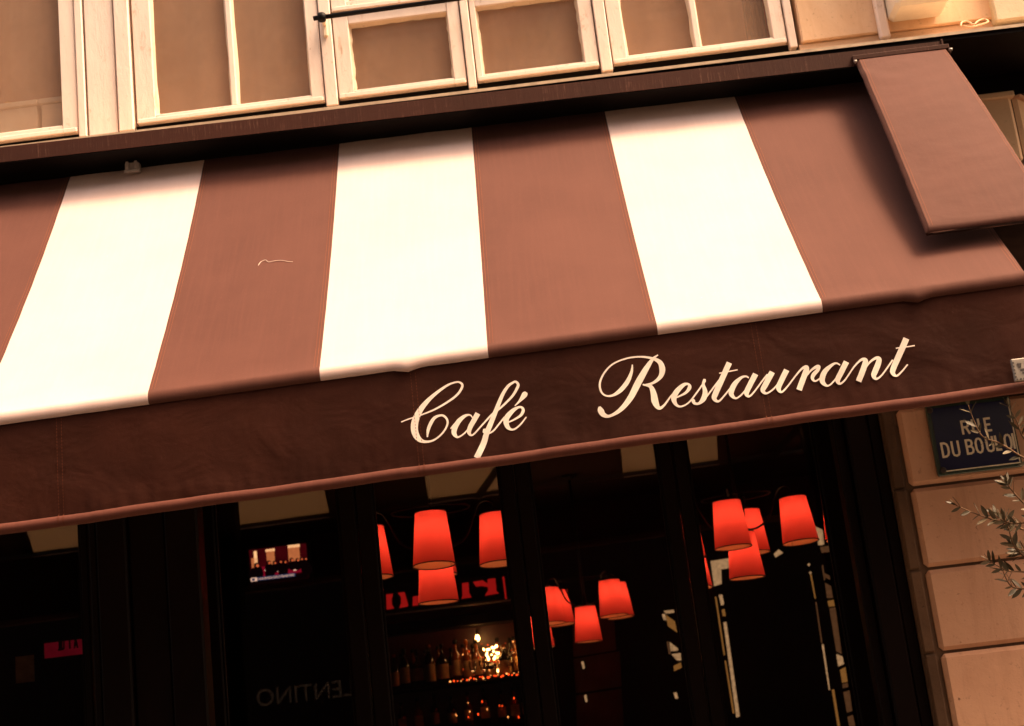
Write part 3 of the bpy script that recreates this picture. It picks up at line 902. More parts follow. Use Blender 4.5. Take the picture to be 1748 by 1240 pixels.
T = 0.034
def flap_ring(s, sh=0.0):
    """closed cross-section: face, right edge, underside, left edge; sh pulls it in at the lower end"""
    a, b = xl(s), xr(s)
    r = []
    for k in range(nX + 1):
        r.append(flap_pt(a + 0.012 + (b - a - 0.020) * k / nX, s, sh))
    r += [flap_pt(b, s, 0.010 + sh * .6), flap_pt(b, s, T - .010 - sh * .6), flap_pt(b - 0.01, s, T - sh)]
    r += [flap_pt(a + 0.016, s, T - sh), flap_pt(a + 0.003, s, T * 0.75), flap_pt(a - 0.002, s, T * 0.4), flap_pt(a + 0.003, s, 0.008 + sh * .5)]
    r.append(r[0])
    return r
for i in range(41):
    rows.append(flap_ring(i / 40))
for s_, sh in ((1.006, 0.003), (1.011, 0.008), (1.014, 0.014), (1.015, 0.022)):
    rows.append(flap_ring(s_, sh))
fm = sheet(rows)
nr, ncol = len(rows), len(rows[0])
fm.f.append(tuple((nr - 1) * ncol + k for k in range(ncol - 1))); fm.mi.append(0)
fo = fm.build('canvas', M['flapcloth'], CA)
st = MB()
for off in (0.010, 0.020):
    for i in range(40):
        s0, s1 = i / 40, (i + 1) / 40
        a, b = Vector(flap_pt(xr(s0) - off, s0, -0.0018)), Vector(flap_pt(xr(s1) - off, s1, -0.0018))
        st.add([a - Vector((.0005, 0, 0)), a + Vector((.0005, 0, 0)), b + Vector((.0005, 0, 0)), b - Vector((.0005, 0, 0))], [(0, 1, 2, 3)])
for off in (0.016, 0.026):
    for i in range(40):
        s0, s1 = i / 40, (i + 1) / 40
        a, b = Vector(flap_pt(xl(s0) + off, s0, -0.0018)), Vector(flap_pt(xl(s1) + off, s1, -0.0018))
        st.add([a - Vector((.0005, 0, 0)), a + Vector((.0005, 0, 0)), b + Vector((.0005, 0, 0)), b - Vector((.0005, 0, 0))], [(0, 1, 2, 3)])
st.build('stitching', M['stitch'], fo, kind='stuff')
for x_ in (1.4045, 1.7875):
    MB().tube([(x_ - 0.006, -0.478, 3.852), (x_ + 0.006, -0.478, 3.852)], 0.006, 8).build('bolt', M['steel'], CA, smooth=True)
MB().box(1.400, 1.790, -0.462, -0.4505, 3.866, 3.886, 0.002).box(1.400, 1.409, -0.470, -0.452, 3.842, 3.8655, 0.002).box(1.785, 1.790, -0.470, -0.452, 3.84, 3.8655, 0.001).build('support_rail', M['fascia'], CA)
MB().box(1.40, 1.77, -1.10, -0.62, 3.02, 3.03, 0.0, M4=None).build('underside', M['black'], CA) if False else None
# added black wedge under the flap: fills in shade, shadows the sign
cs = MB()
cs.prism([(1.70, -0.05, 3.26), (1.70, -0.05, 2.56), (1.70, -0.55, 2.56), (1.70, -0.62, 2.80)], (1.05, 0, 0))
cs.build('shade_wedge', simple('matt_black_shade', (0.004, 0.002, 0.0015), 1.0, 0.0, bump=0), CA)

# ------------------------------------------------------------------ enamel street name plate
SP = empty('street_sign', (1.72, 0.0, 2.36), 'blue enamel street name plate on the stone pier beneath the awning end', 'sign')
TL, TR, BL, BR = (1.553, 2.500), (1.893, 2.506), (1.551, 2.212), (1.891, 2.214)
def quadbox(mb, a, b, c, d, y0, y1):
    mb.prism([(a[0], y0, a[1]), (b[0], y0, b[1]), (c[0], y0, c[1]), (d[0], y0, d[1])], (0, y1 - y0, 0))
mb = MB().box(1.552, 1.897, -0.024, -0.006, 2.211, 2.504, 0.004)
mb.build('rim', M['enamel_green'], SP)
MB().box(1.568, 1.884, -0.0275, -0.0243, 2.231, 2.490, 0.001).build('field', M['enamel'], SP)
ln = MB()
for x0, x1, z0, z1 in ((1.580, 1.888, 2.2255, 2.2300), (1.8845, 1.8885, 2.2305, 2.490)):
    ln.box(x0, x1, -0.0285, -0.0246, z0, z1)
ln.build('border_line', M['enamel_white'], SP)
for x_, z_ in ((1.566, 2.483), (1.575, 2.233), (1.884, 2.483)):
    mb = MB()
    mb.lathe([(0.001, 0.0), (0.010, 0.0), (0.012, 0.002), (0.013, 0.004)], (0, 0, 0), 16)
    mb.v = [(x_ + v[0], -0.0325 + v[2], z_ + v[1]) for v in mb.v]
    mb.build('screw', M['darkmetal'], SP, smooth=False)
GL = {
    'R': [[(0, 0), (0, 1)], [(0, .93), (.30, .93), (.46, .86), (.50, .72), (.46, .57), (.30, .50), (.05, .50)], [(.28, .5), (.52, 0)]],
    'U': [[(0, 1), (0, .24), (.06, .10), (.25, .04), (.44, .10), (.50, .24), (.50, 1)]],
    'E': [[(0, 0), (0, 1)], [(0, .93), (.46, .93)], [(0, .5), (.40, .5)], [(0, .07), (.46, .07)]],
    'D': [[(0, 0), (0, 1)], [(0, .93), (.24, .93), (.42, .84), (.50, .64), (.50, .36), (.42, .16), (.24, .07), (0, .07)]],
    'B': [[(0, 0), (0, 1)], [(0, .93), (.28, .93), (.42, .86), (.45, .73), (.40, .59), (.26, .52), (0, .52)], [(.26, .52), (.44, .45), (.50, .29), (.44, .13), (.28, .07), (0, .07)]],
    'O': [[(.25, .96), (.10, .90), (.01, .72), (0, .5), (.01, .28), (.10, .10), (.25, .04), (.40, .10), (.49, .28), (.50, .5), (.49, .72), (.40, .90), (.25, .96)]],
    'L': [[(0, 1), (0, 0)], [(0, .07), (.44, .07)]],
    'I': [[(0, 0), (0, 1)]],
    'A': [[(-.02, 0), (.24, 1)], [(.24, 1), (.52, 0)], [(.08, .3), (.42, .3)]],
    'T': [[(.25, 0), (.25, 1)], [(0, .93), (.5, .93)]],
    'N': [[(0, 0), (0, 1)], [(0, .97), (.5, .03)], [(.5, 0), (.5, 1)]],
    'V': [[(0, 1), (.25, 0)], [(.25, 0), (.5, 1)]],
}
def block_text(mb, chars, y, stroke, sgn=1):
    """chars: list of (letter, x, z, w, h)"""
    k = 0
    for ch, x, z, ww, h in chars:
        for s in GL[ch]:
            pts = [(x + sgn * px_ * 2 * ww, z + pz * h, stroke) for px_, pz in s]
            ribbon(mb, pts, y=y - 0.00012 * k, smoothed=False)
            k += 1
h = 0.066
cx = [('D', (1.581,-0.029,2.311)), ('U', (1.623,-0.029,2.312)), ('B', (1.681,-0.029,2.313)), ('O', (1.719,-0.029,2.313)), ('U', (1.763,-0.029,2.317)), ('L', (1.801,-0.029,2.314)), ('O', (1.837,-0.029,2.320)), ('I', (1.872,-0.029,2.316))]
glyphs = [(c_, q_[0] + 0.005, 2.2835 + 0.012 * (q_[0] - 1.7), 0.0250 if c_ != 'L' else 0.022, 0.064, 0.0090) for c_, q_ in cx]
for c_, q_ in (('R', (1.678,-0.029,2.397)), ('U', (1.721,-0.029,2.400)), ('E', (1.772,-0.029,2.399))):
    glyphs.append((c_, q_[0] + 0.005, 2.368, 0.0255, 0.058, 0.0090))
for c_, x_, z_, w_, h_, sw in glyphs:
    tx = MB()
    block_text(tx, [(c_, x_, z_, w_, h_)], -0.0287, sw)
    tx.build('letter', M['enamel_white'], SP)

# ------------------------------------------------------------------ things on the ledge and inside the upper windows
cbp = [(1.896,-0.340,4.010), (1.912,-0.320,4.037), (1.940,-0.310,4.041), (1.953,-0.330,4.016), (1.983,-0.310,4.038), (2.012,-0.300,4.047), (2.016,-0.320,4.023), (1.939,-0.350,3.997), (1.906,-0.345,4.007)]
tag(MB().tube(catmull(cbp, 5), 0.0035, 8).build('cable', M['stone_light'], smooth=True), 'loop of pale cable lying on the ledge beside the building corner', 'cable')
sb = empty('storage_box', (-2.17, 0.02, 4.19), 'wide white lidded box standing behind the far left window pane', 'box')
MB().box(-2.262, -2.085, -0.045, 0.09, 4.086, 4.325, 0.004).build('body', M['boxwhite'], sb)
MB().box(-2.270, -2.080, -0.053, 0.094, 4.3255, 4.352, 0.004).build('lid', M['boxwhite'], sb)
sb = empty('storage_box', (-1.98, 0.02, 4.19), 'narrow white lidded box half hidden by the window stile, right of the wide box', 'box')
MB().box(-2.066, -1.90, -0.045, 0.09, 4.086, 4.325, 0.004).build('body', M['boxwhite'], sb)
MB().box(-2.077, -1.89, -0.053, 0.094, 4.3255, 4.352, 0.004).build('lid', M['boxwhite'], sb)
dr = empty('folded_cloth', (1.19, 0.05, 4.09), 'dark grey curtain gathered at the right edge of the right hand window', 'curtain')
for k in range(5):
    x_ = 1.098 + 0.017 * k
    MB().tube([(x_, 0.03 + 0.012 * (k % 2), 4.09), (x_ + 0.008, 0.03 + 0.012 * (k % 2), 4.4), (x_ + 0.01, 0.035, 4.455 + 0.005 * (k % 2))], 0.0115, 8).build('fold', M['greycloth'], dr, smooth=True)
tag(MB().tube([(1.186, 0.04, 4.09), (1.193, 0.04, 4.30), (1.190, 0.045, 4.47)], [0.010, 0.012, 0.008], 8).build('red_cloth', M['redcloth'], smooth=True), 'strip of red cloth hanging beside the dark gathered curtain', 'cloth')
fl = empty('dried_flowers', (-2.33, 0.10, 4.09), 'blurred yellow dried flowers behind the far left window, left of the white box', 'flowers')
for k in range(12):
    x_, z_ = -2.40 + random.random() * 0.19, 4.36 + random.random() * 0.12
    z_ -= max(0, (x_ + 2.33)) * 0.8
    MB().tube([(-2.34, 0.12, 4.09), (x_, 0.12, z_)], 0.002, 5).build('stem', M['twig'], fl)
    MB().lathe([(0.002, -0.012), (0.014, -0.006), (0.017, 0.004), (0.006, 0.014)], (x_, 0.12, z_), 8).build('flower_head', M['yellow'], fl, smooth=True)

# ------------------------------------------------------------------ chandeliers with red shades
SH, RT, RB = 0.265, 0.078, 0.105
def make_shade(parent, c, seam_ang, energy=0.86):
    """c = centre of the shade's bottom rim"""
    mb = MB(); mb.smooth = True
    seg = 36
    vs_, fs = [], []
    prof = [(RB + (RT - RB) * i / 6, SH * i / 6) for i in range(7)]
    mb.lathe(prof, c, seg, closed=False)
    s = mb.build('lamp_shade', M['shade'], parent)
    tr = MB(); tr.smooth = True
    for r_, z_ in ((RB, 0.0), (RT, SH)):
        tr.tube([(c[0] + r_ * math.cos(2 * math.pi * k / 36), c[1] + r_ * math.sin(2 * math.pi * k / 36), c[2] + z_) for k in range(37)], 0.0032, 6, cap=False)
    tr.tube([(c[0] + (RB + .0005) * math.cos(seam_ang), c[1] + (RB + .0005) * math.sin(seam_ang), c[2]), (c[0] + (RT + .0005) * math.cos(seam_ang), c[1] + (RT + .0005) * math.sin(seam_ang), c[2] + SH)], 0.0016, 5)
    tr.build('trim', M['trim'], s)
    MB().lathe([(0.004, -0.034), (0.017, -0.022), (0.022, -0.002), (0.016, 0.022), (0.010, 0.034)], (c[0], c[1], c[2] + 0.174), 12).build('bulb', M['bulb'], s, smooth=True)
    MB().lathe([(0.011, 0.0), (0.012, 0.06), (0.02, 0.065), (0.02, 0.10)], (c[0], c[1], c[2] + 0.186), 10).build('lamp_holder', M['iron'], s, smooth=True)
    ld = bpy.data.lights.new('lamp_light', 'POINT')
    ld.energy = energy
    ld.color = (1.0, 0.62, 0.42)
    ld.shadow_soft_size = 0.03
    lo_ = bpy.data.objects.new('lamp_light', ld)
    COL.objects.link(lo_)
    lo_.parent = s
    lo_.location = Vector((c[0], c[1], c[2] + 0.174)) - world_loc(s)
    pv = Vector((c[0], c[1], c[2] + SH)) - parent.location      # shades hang a little tilted on their loose holders
    s.matrix_basis = Matrix.Translation(pv) @ Matrix.Rotation(math.radians(-5.0 + 2.0 * math.sin(seam_ang * 5)), 4, 'X') @ Matrix.Rotation(math.radians(1.2 * math.sin(seam_ang * 3)), 4, 'Y') @ Matrix.Translation(-pv)
    return s
RING = 0.33
def make_chandelier(pos, zb, rot, label, ceil=3.12, angles=(0, 90, 180, 270)):
    """pos = x, y of the stem; zb = height of the outer shades' bottom rims"""
    x0, y0 = pos
    hub = zb + 0.125
    t = empty('chandelier', (x0, y0, zb), label, 'chandelier', 'red shaded chandeliers in the cafe')
    make_shade(t, (x0, y0, zb - 0.160), 0.3)
    MB().tube([(x0, y0, hub), (x0, y0, ceil)], 0.011, 8).build('stem', M['iron'], t, smooth=True)
    MB().lathe([(0.004, -0.03), (0.03, -0.022), (0.034, -0.010), (0.018, 0.006), (0.014, 0.06), (0.010, 0.07)], (x0, y0, hub), 14).build('hub', M['iron'], t, smooth=True)
    MB().lathe([(0.012, -0.04), (0.06, -0.012), (0.065, -0.001)], (x0, y0, ceil), 16).build('ceiling_rose', M['iron'], t, smooth=True)
    rg = MB(); rg.smooth = True
    rg.tube([(x0 + RING * .62 * math.cos(2 * math.pi * k / 40), y0 + RING * .62 * math.sin(2 * math.pi * k / 40), zb + SH + 0.055) for k in range(41)], 0.005, 6, cap=False)
    rg.build('ring', M['iron'], t)
    for i, a in enumerate(angles):
        an = math.radians(rot + a)
        ca, sa = math.cos(an), math.sin(an)
        P_ = lambda r, z: (x0 + ca * r, y0 + sa * r, z)
        arm = catmull([P_(0.015, hub), P_(0.09, hub - 0.005), P_(0.17, hub + 0.04), P_(0.215, hub + 0.13), P_(0.25, hub + 0.20), P_(0.295, hub + 0.218), P_(RING, hub + 0.195), P_(RING, zb + SH + 0.02)], 5)
        MB().tube(arm, 0.0065, 7).build('arm', M['iron'], t, smooth=True)
        MB().lathe([(0.03, 0.0), (0.034, 0.012), (0.012, 0.022)], P_(RING, zb + SH + 0.004), 12).build('gallery', M['iron'], t, smooth=True)
        make_shade(t, P_(RING, zb), an + 2.2 + i * 0.9)
    return t
make_chandelier((-0.66, 1.5), 2.198, -85, 'red shaded chandelier hanging nearest the middle glass door')
make_chandelier((1.06, 2.5), 2.192, -17, 'red shaded chandelier with dark curved arms behind the right glass door')
make_chandelier((0.123, 5.0), 1.990, -53, 'distant small looking red chandelier low behind the fourth glass door', ceil=3.12)
make_chandelier((1.975, 2.5), 2.187, 0, 'red chandelier mostly hidden by the dark pilaster at the right door edge')
def pendant(x0, y0, zb, label):
    t = empty('pendant_lamp', (x0, y0, zb), label, 'lamp', 'single red pendant lamps')
    make_shade(t, (x0, y0, zb), 1.0)
    MB().tube([(x0, y0, zb + 0.25), (x0, y0, 3.12)], 0.005, 6).build('cord', M['iron'], t, smooth=True)
pendant(1.008, 5.0, 2.128, 'single red pendant lamp half hidden low beside the right door stile')
pendant(-0.262, 6.0, 1.845, 'single red pendant lamp half hidden at the left of the distant chandelier')

# ------------------------------------------------------------------ television
TV = empty('television', (-2.42, 6.1, 2.65), 'small flat television showing a news broadcast of a meeting', 'television')
Y = 6.0
a, b, c_, d = (-2.652,6.000,2.966), (-2.161,6.000,2.928), (-2.185,6.000,2.620), (-2.682,6.000,2.673)
x0, x1, z0, z1 = -2.675, -2.180, 2.652, 2.952
MB().box(x0 - .03, x1 + .03, 6.012, 6.09, z0 - .04, z1 + .03, 0.006).build('case', M['tvblack'], TV)
MB().tube([(-2.42, 6.09, 2.8), (-2.42, 6.5, 2.9), (-2.42, 6.9, 2.9)], 0.02, 8).build('bracket', M['iron'], TV)
sc = MB().box(x0, x1, 6.004, 6.0115, z0, z1)
scr = sc.build('screen', emit('screen_red_dark', (0.11, 0.004, 0.012), 0.16, 0.5, 9.0), TV)
TVM = [emit('screen_wall', (0.85, 0.30, 0.15), 0.20, 0.2, 25), emit('screen_pale', (1.0, 0.66, 0.42), 0.36), emit('screen_dark', (0.004, 0.001, 0.002), 0.2),
       emit('screen_blue', (0.02, 0.07, 0.24), 0.16), emit('screen_red', (0.40, 0.01, 0.05), 0.16), emit('screen_white', (0.95, 0.72, 0.72), 0.26), emit('screen_skin', (0.6, 0.14, 0.07), 0.35)]
pic = MB()
def tvq(u0, u1, v0, v1, mi, k=0):
    """u, v in picture fractions (v down)"""
    y_ = 6.0035 - 0.0004 * k
    P_ = lambda u, v: (x0 + u * (x1 - x0), y_, z1 - v * (z1 - z0))
    pic.add([P_(u0, v0), P_(u1, v0), P_(u1, v1), P_(u0, v1)], [(0, 1, 2, 3)], mi)
def tve(u, v, ru, rv, mi, k=1, n=12):
    y_ = 6.0035 - 0.0004 * k
    vs_ = [(x0 + (u + ru * math.cos(2 * math.pi * i / n)) * (x1 - x0), y_, z1 - (v + rv * math.sin(2 * math.pi * i / n)) * (z1 - z0)) for i in range(n)]
    pic.add(vs_, [tuple(range(n))], mi)
tvq(0.30, 0.44, 0.05, 0.50, 0); tvq(0.29, 0.45, 0.04, 0.11, 1)
tvq(0.68, 0.88, 0.02, 0.46, 0); tvq(0.68, 0.89, 0.0, 0.08, 1)
tvq(0.03, 0.13, 0.24, 0.52, 0); tvq(0.08, 0.135, 0.05, 0.46, 1)
tvq(0.20, 1.0, 0.52, 0.80, 4)
for u, v in ((0.45, .57), (0.47, .70), (0.28, .63), (0.75, .58), (0.82, .66), (0.90, .56), (0.78, .72), (0.62, .56)):
    tvq(u - .03, u + .03, v - .018, v + .018, 5, 1)
for u, v, s in ((0.12, .46, .052), (0.33, .42, .04), (0.43, .44, .034), (0.53, .43, .035), (0.61, .45, .034), (0.73, .42, .038), (0.83, .44, .034), (0.90, .42, .03), (0.97, .43, .03)):
    tve(u, v + .16, s * 1.9, .14, 2, 2); tve(u, v, s, s * 1.5, 2, 2)
    tve(u + .012, v + .015, s * .5, s * .85, 6, 3)
tve(0.10, .70, .13, .20, 2, 4); tve(0.34, .72, .09, .16, 2, 4); tve(0.57, .70, .09, .18, 2, 4); tve(0.98, .74, .10, .18, 2, 4)
tvq(0.0, 1.0, 0.835, 1.0, 2, 5); tvq(0.0, 0.78, 0.80, 0.90, 3, 6); tvq(0.0, 0.11, 0.80, 0.905, 5, 7); tvq(0.02, 0.07, 0.82, 0.89, 3, 8)
po = pic.build('picture', TVM, scr)
def text_mesh(name, s, size, loc, mat, parent, flip=False, ext=0.0005, bold=0.0, spacing=1.0, sx=1.0):
    cu = bpy.data.curves.new(name, 'FONT')
    cu.body = s
    cu.size = size
    cu.extrude = ext
    cu.offset = bold
    cu.space_character = spacing
    to = bpy.data.objects.new(name + '_tmp', cu)
    COL.objects.link(to)
    bpy.context.view_layer.update()
    me = bpy.data.meshes.new_from_object(to.evaluated_get(bpy.context.evaluated_depsgraph_get()))
    bpy.data.objects.remove(to)
    me.name = name
    rot = Matrix.Rotation(math.radians(90), 4, 'X')
    if flip:
        rot = Matrix.Rotation(math.radians(180), 4, 'Z') @ rot
    off = world_loc(parent) if parent is not None else Vector((0, 0, 0))
    me.transform(Matrix.Translation(Vector(loc) - off) @ rot @ Matrix.Diagonal((sx, 1, 1, 1)))
    me.materials.clear(); me.materials.append(mat)
    o = bpy.data.objects.new(name, me)
    COL.objects.link(o); o.parent = parent
    return o
text_mesh('caption', 'CONVENTION SUR LE GRAND PARIS', 0.026, (x0 + 0.065, 6.0000, z1 - 0.90 * (z1 - z0) + 0.005), TVM[5], scr, sx=0.72)

# ------------------------------------------------------------------ back bar with bottles
BB = empty('back_bar', (-0.98, 6.25, 0.0), 'dark wooden back bar with bottle shelves behind the middle glass door', 'shelf')
ZS = 1.640
MB().box(-1.72, -0.38, 5.92, 6.42, ZS - 0.035, ZS, 0.004).build('shelf', M['blackwood'], BB)
MB().box(-1.72, -0.38, 5.92, 6.42, 1.235, 1.27, 0.004).build('shelf', M['blackwood'], BB)
MB().box(-1.72, -0.38, 5.96, 6.42, 2.10, 2.19, 0.004).build('canopy', M['blackwood'], BB)
MB().box(-1.74, -1.70, 5.90, 6.44, 0.0, 2.4, 0.004).build('side_post', M['blackwood'], BB)
MB().box(-0.40, -0.36, 5.90, 6.44, 0.0, 2.4, 0.004).build('side_post', M['blackwood'], BB)
MB().box(-1.70, -0.40, 6.42, 6.46, 1.27, 2.4).build('back_panel', simple('red_brown_bar_panel', (0.05, 0.006, 0.006), 0.35, 0.5), BB)
MB().box(-1.66, -0.44, 5.955, 5.985, 2.262, 2.274, 0.002).build('glass_rail', M['steel'], BB)
MB().box(-1.8, -0.2, 5.70, 6.44, 1.02, 1.08, 0.006).build('counter', M['blackwood'], BB)
def bottle_mesh(h, r, neck, shoulder):
    return [(0.002, 0.0), (r, 0.0), (r, h * shoulder), (r * 0.72, h * (shoulder + 0.07)), (neck, h * (shoulder + 0.15)), (neck * 0.95, h * 0.94), (neck * 1.2, h * 0.945), (neck * 1.2, h * 0.985), (neck * 0.9, h)]
def bottle(x, y, z, h, r, neck, shoulder, glassm, label, lab=(0.15, 0.52), capm='black', band=True):
    t = empty('bottle', (x, y, z), label, 'bottle', 'bottles on the back bar')
    MB().lathe(bottle_mesh(h, r, neck, shoulder), (x, y, z), 16).build('body', M[glassm], t, smooth=True)
    if lab:
        mb = MB()
        n = 12
        vs_, fs = [], []
        for zz in lab:
            for k in range(n + 1):
                a_ = math.radians(-160 + 140 * k / n)
                vs_.append((x + (r + .0008) * math.cos(a_), y + (r + .0008) * math.sin(a_), z + h * zz))
        for k in range(n):
            fs.append((k, k + 1, n + 2 + k, n + 1 + k))
        mb.add(vs_, fs).build('label', M['label'], t)
    MB().lathe([(neck * 1.3, h * 0.90), (neck * 1.35, h * 0.99), (neck * 1.1, h * 1.005)], (x, y, z), 12).build('cap', M[capm], t, smooth=True)
    return t
ub = [(-1.522, .30, .036, 'liquor', 'small dark bottle at the left end of the upper bar shelf'),
      (-1.438, .335, .041, 'liquor', 'dark bottle with a bright gold edged label, second on the upper shelf'),
      (-1.334, .320, .048, 'liquor', 'broad dark bottle with a wide plain label on the upper shelf'),
      (-1.222, .345, .043, 'liquor', 'straight bottle with a tall pale label left of the dark shouldered one'),
      (-1.115, .340, .050, 'liquor', 'dark round shouldered bottle with a low label on the upper shelf'),
      (-1.000, .360, .045, 'amber', 'amber bottle with a twisted neck label in the middle of the upper shelf'),
      (-0.905, .350, .040, 'amber', 'amber bottle with a dark sash next to the red labelled one'),
      (-0.822, .340, .040, 'amber', 'reddish bottle standing left of the bright added sparkle spots'),
      (-0.712, .165, .050, 'liquor', 'short dark bottle directly under the sparkling cluster of added glowing spots'),
      (-0.595, .270, .060, 'liquor', 'wide dark jar like bottle right of the added sparkle spots'),
      (-0.500, .330, .036, 'amber', 'slim amber bottle at the right end of the upper shelf')]
for i, (x, h, r, gm, lb) in enumerate(ub):
    bottle(x, 6.06 + 0.02 * (i % 3), ZS, h, r, 0.013 + 0.002 * (i % 2), (0.58, 0.62, 0.55, 0.66, 0.60)[i % 5], gm, lb, (0.12 + 0.03 * (i % 3), 0.50 + 0.03 * (i % 2)), 'black' if i % 3 else 'amber')
for i, (x, h, r, gm, q_) in enumerate(((-1.48, .30, .034, 'liquor', 'far left'), (-1.385, .33, .036, 'amber', 'second from the left'), (-1.275, .31, .036, 'liquor', 'third from the left'), (-1.165, .33, .035, 'amber', 'fourth from the left'), (-1.055, .30, .037, 'liquor', 'middle'), (-0.950, .32, .034, 'amber', 'right of the middle'), (-0.862, .31, .034, 'liquor', 'third from the right'), (-0.65, .34, .035, 'amber', 'second from the right'), (-0.545, .33, .034, 'liquor', 'far right'))):
    bottle(x, 6.26, ZS, h, r, 0.0125, (0.6, 0.64, 0.57)[i % 3], gm, 'bottle in the back row of the upper shelf, ' + q_, (0.18, 0.50))
lbx = [(-1.50, 'left end'), (-1.36, 'second from the left'), (-1.22, 'third from the left'), (-1.08, 'fourth from the left'), (-0.94, 'middle'), (-0.80, 'right of the middle'), (-0.66, 'third from the right'), (-0.55, 'second from the right'), (-0.455, 'right end')]
for i, (x, s) in enumerate(lbx):
    bottle(x, 6.08, 1.27, 0.27 + 0.02 * (i % 3), 0.036 + 0.003 * (i % 2), 0.013, 0.6, ('liquor', 'amber', 'liquor')[i % 3], 'dim bottle on the lower bar shelf, ' + s, (0.2, 0.5))
# bright reflected spots among the bottles, added as glowing bulbs
def sparkle_cluster(name, cx, cy_, cz, spread, n, rr, label, seed):
    rnd = random.Random(seed)
    t = empty(name, (cx, cy_, cz), label, 'lights')
    for k in range(n):
        px_, pz = cx + rnd.uniform(-spread[0], spread[0]), cz + rnd.uniform(-spread[1], spread[1])
        r_ = rr * rnd.uniform(0.5, 1.1)
        MB().lathe([(0.001, -r_ * 1.3), (r_ * .8, -r_ * .6), (r_, 0), (r_ * .75, r_ * .7), (0.001, r_ * 1.2)], (px_, cy_ + rnd.uniform(-.02, .02), pz), 8).build('bulb', M['warm'], t, smooth=True)  # glowing spot for a bright reflection, no real bulb
    MB().tube([(cx - spread[0], cy_ + .03, cz - spread[1]), (cx, cy_ + .03, cz), (cx + spread[0], cy_ + .03, cz + spread[1])], 0.003, 5).build('wire', M['iron'], t)
    return t
sparkle_cluster('sparkle_spots', -0.700, 6.10, 1.855, (0.068, 0.056), 26, 0.0085, 'dense cluster of tiny added glowing spots above the short dark bottle', 3)
sparkle_cluster('sparkle_spots', -0.442, 6.02, 1.835, (0.022, 0.085), 14, 0.0085, 'narrow column of tiny added glowing spots at the right end of the bar shelf', 5)
sparkle_cluster('sparkle_spots', -0.655, 6.10, 1.705, (0.008, 0.040), 4, 0.010, 'short vertical pair of added glowing spots low beside the dark jar bottle', 9)
rnd = random.Random(21)
gl = empty('bottle_glints', (-1.0, 5.95, ZS), 'tiny red and amber glowing beads standing in for glints on the bar shelves', 'lights')  # glints on shelves and bottles painted as small glowing beads
M['redglint'] = emit('red_glint', (1.0, 0.09, 0.03), 0.9)
M['glint'] = emit('amber_glint', (1.0, 0.42, 0.16), 1.0)
for k in range(30):
    x_ = -1.05 + 0.62 * (k / 29) ** 0.9 + rnd.uniform(-.01, .01)
    r_ = rnd.uniform(0.004, 0.009)
    MB().lathe([(0.001, -r_), (r_, -r_ * .3), (r_ * .8, r_ * .6), (0.001, r_)], (x_, 5.945 + rnd.uniform(-.01, .01), ZS + 0.010 + rnd.uniform(0, .022)), 7).build('bulb', M['redglint'] if k % 3 else M['glint'], gl, smooth=True)  # glowing beads as shelf glints, no real bulbs
MB().tube([(-1.06, 5.945, ZS + .004), (-0.40, 5.945, ZS + .004)], 0.002, 5).build('wire', M['iron'], gl)
for k in range(34):
    x_, z_ = -1.0 + 0.58 * rnd.random() ** 0.8, ZS + 0.03 + 0.27 * rnd.random() ** 1.5
    r_ = rnd.uniform(0.0025, 0.006)
    MB().lathe([(0.001, -r_), (r_, -r_ * .3), (r_ * .8, r_ * .6), (0.001, r_)], (x_, 6.0 + rnd.uniform(0, .12), z_), 7).build('bulb', M['redglint'] if k % 2 else M['glint'], gl, smooth=True)  # glowing beads as bottle glints, no real bulbs
for k in range(14):
    x_, z_ = -1.05 + 0.62 * rnd.random(), 1.28 + 0.2 * rnd.random()
    r_ = rnd.uniform(0.003, 0.006)
    MB().lathe([(0.001, -r_ * 2), (r_, -r_ * .3), (r_ * .8, r_ * .6), (0.001, r_ * 2)], (x_, 6.02, z_), 7).build('bulb', M['redglint'] if k % 2 else M['glint'], gl, smooth=True)  # glowing beads as bottle glints, no real bulbs
for k, x_ in enumerate((-0.86, -0.775, -0.66, -0.56)):
    g_ = empty('glass', (x_, 5.99, ZS), ('stemmed glass between two amber bottles', 'stemmed glass left of the added sparkle spots', 'stemmed glass right of the short dark bottle', 'stemmed glass in front of the wide dark jar')[k], 'glass')
    MB().lathe([(0.030, 0.0), (0.028, 0.003), (0.004, 0.006), (0.004, 0.075), (0.022, 0.090), (0.033, 0.12), (0.030, 0.165)], (x_, 5.99, ZS), 16, closed=False).build('bowl', M['glass'], g_, smooth=True)
bl = empty('bare_bulb', (-0.810,6.200,1.993), 'single bare glowing bulb hanging under the bar canopy', 'lamp')
q = bl.location
MB().lathe([(0.001, -0.026), (0.016, -0.016), (0.020, 0.0), (0.012, 0.022), (0.008, 0.03)], q, 12).build('bulb', M['warm'], bl, smooth=True)
MB().lathe([(0.011, 0.03), (0.011, 0.07)], q, 10).tube([(q.x, q.y, q.z + .07), (q.x, q.y, 2.1)], 0.003, 5).build('lamp_holder', M['iron'], bl)
ld = bpy.data.lights.new('bar_fill_light', 'POINT'); ld.energy = 0.32; ld.color = (1, .6, .3); ld.shadow_soft_size = 0.02
lo_ = bpy.data.objects.new('bar_fill_light', ld); COL.objects.link(lo_); lo_.parent = bl; lo_.location = (0, -0.28, 0.0)  # fill light added ahead of the bulb to brighten the bottles

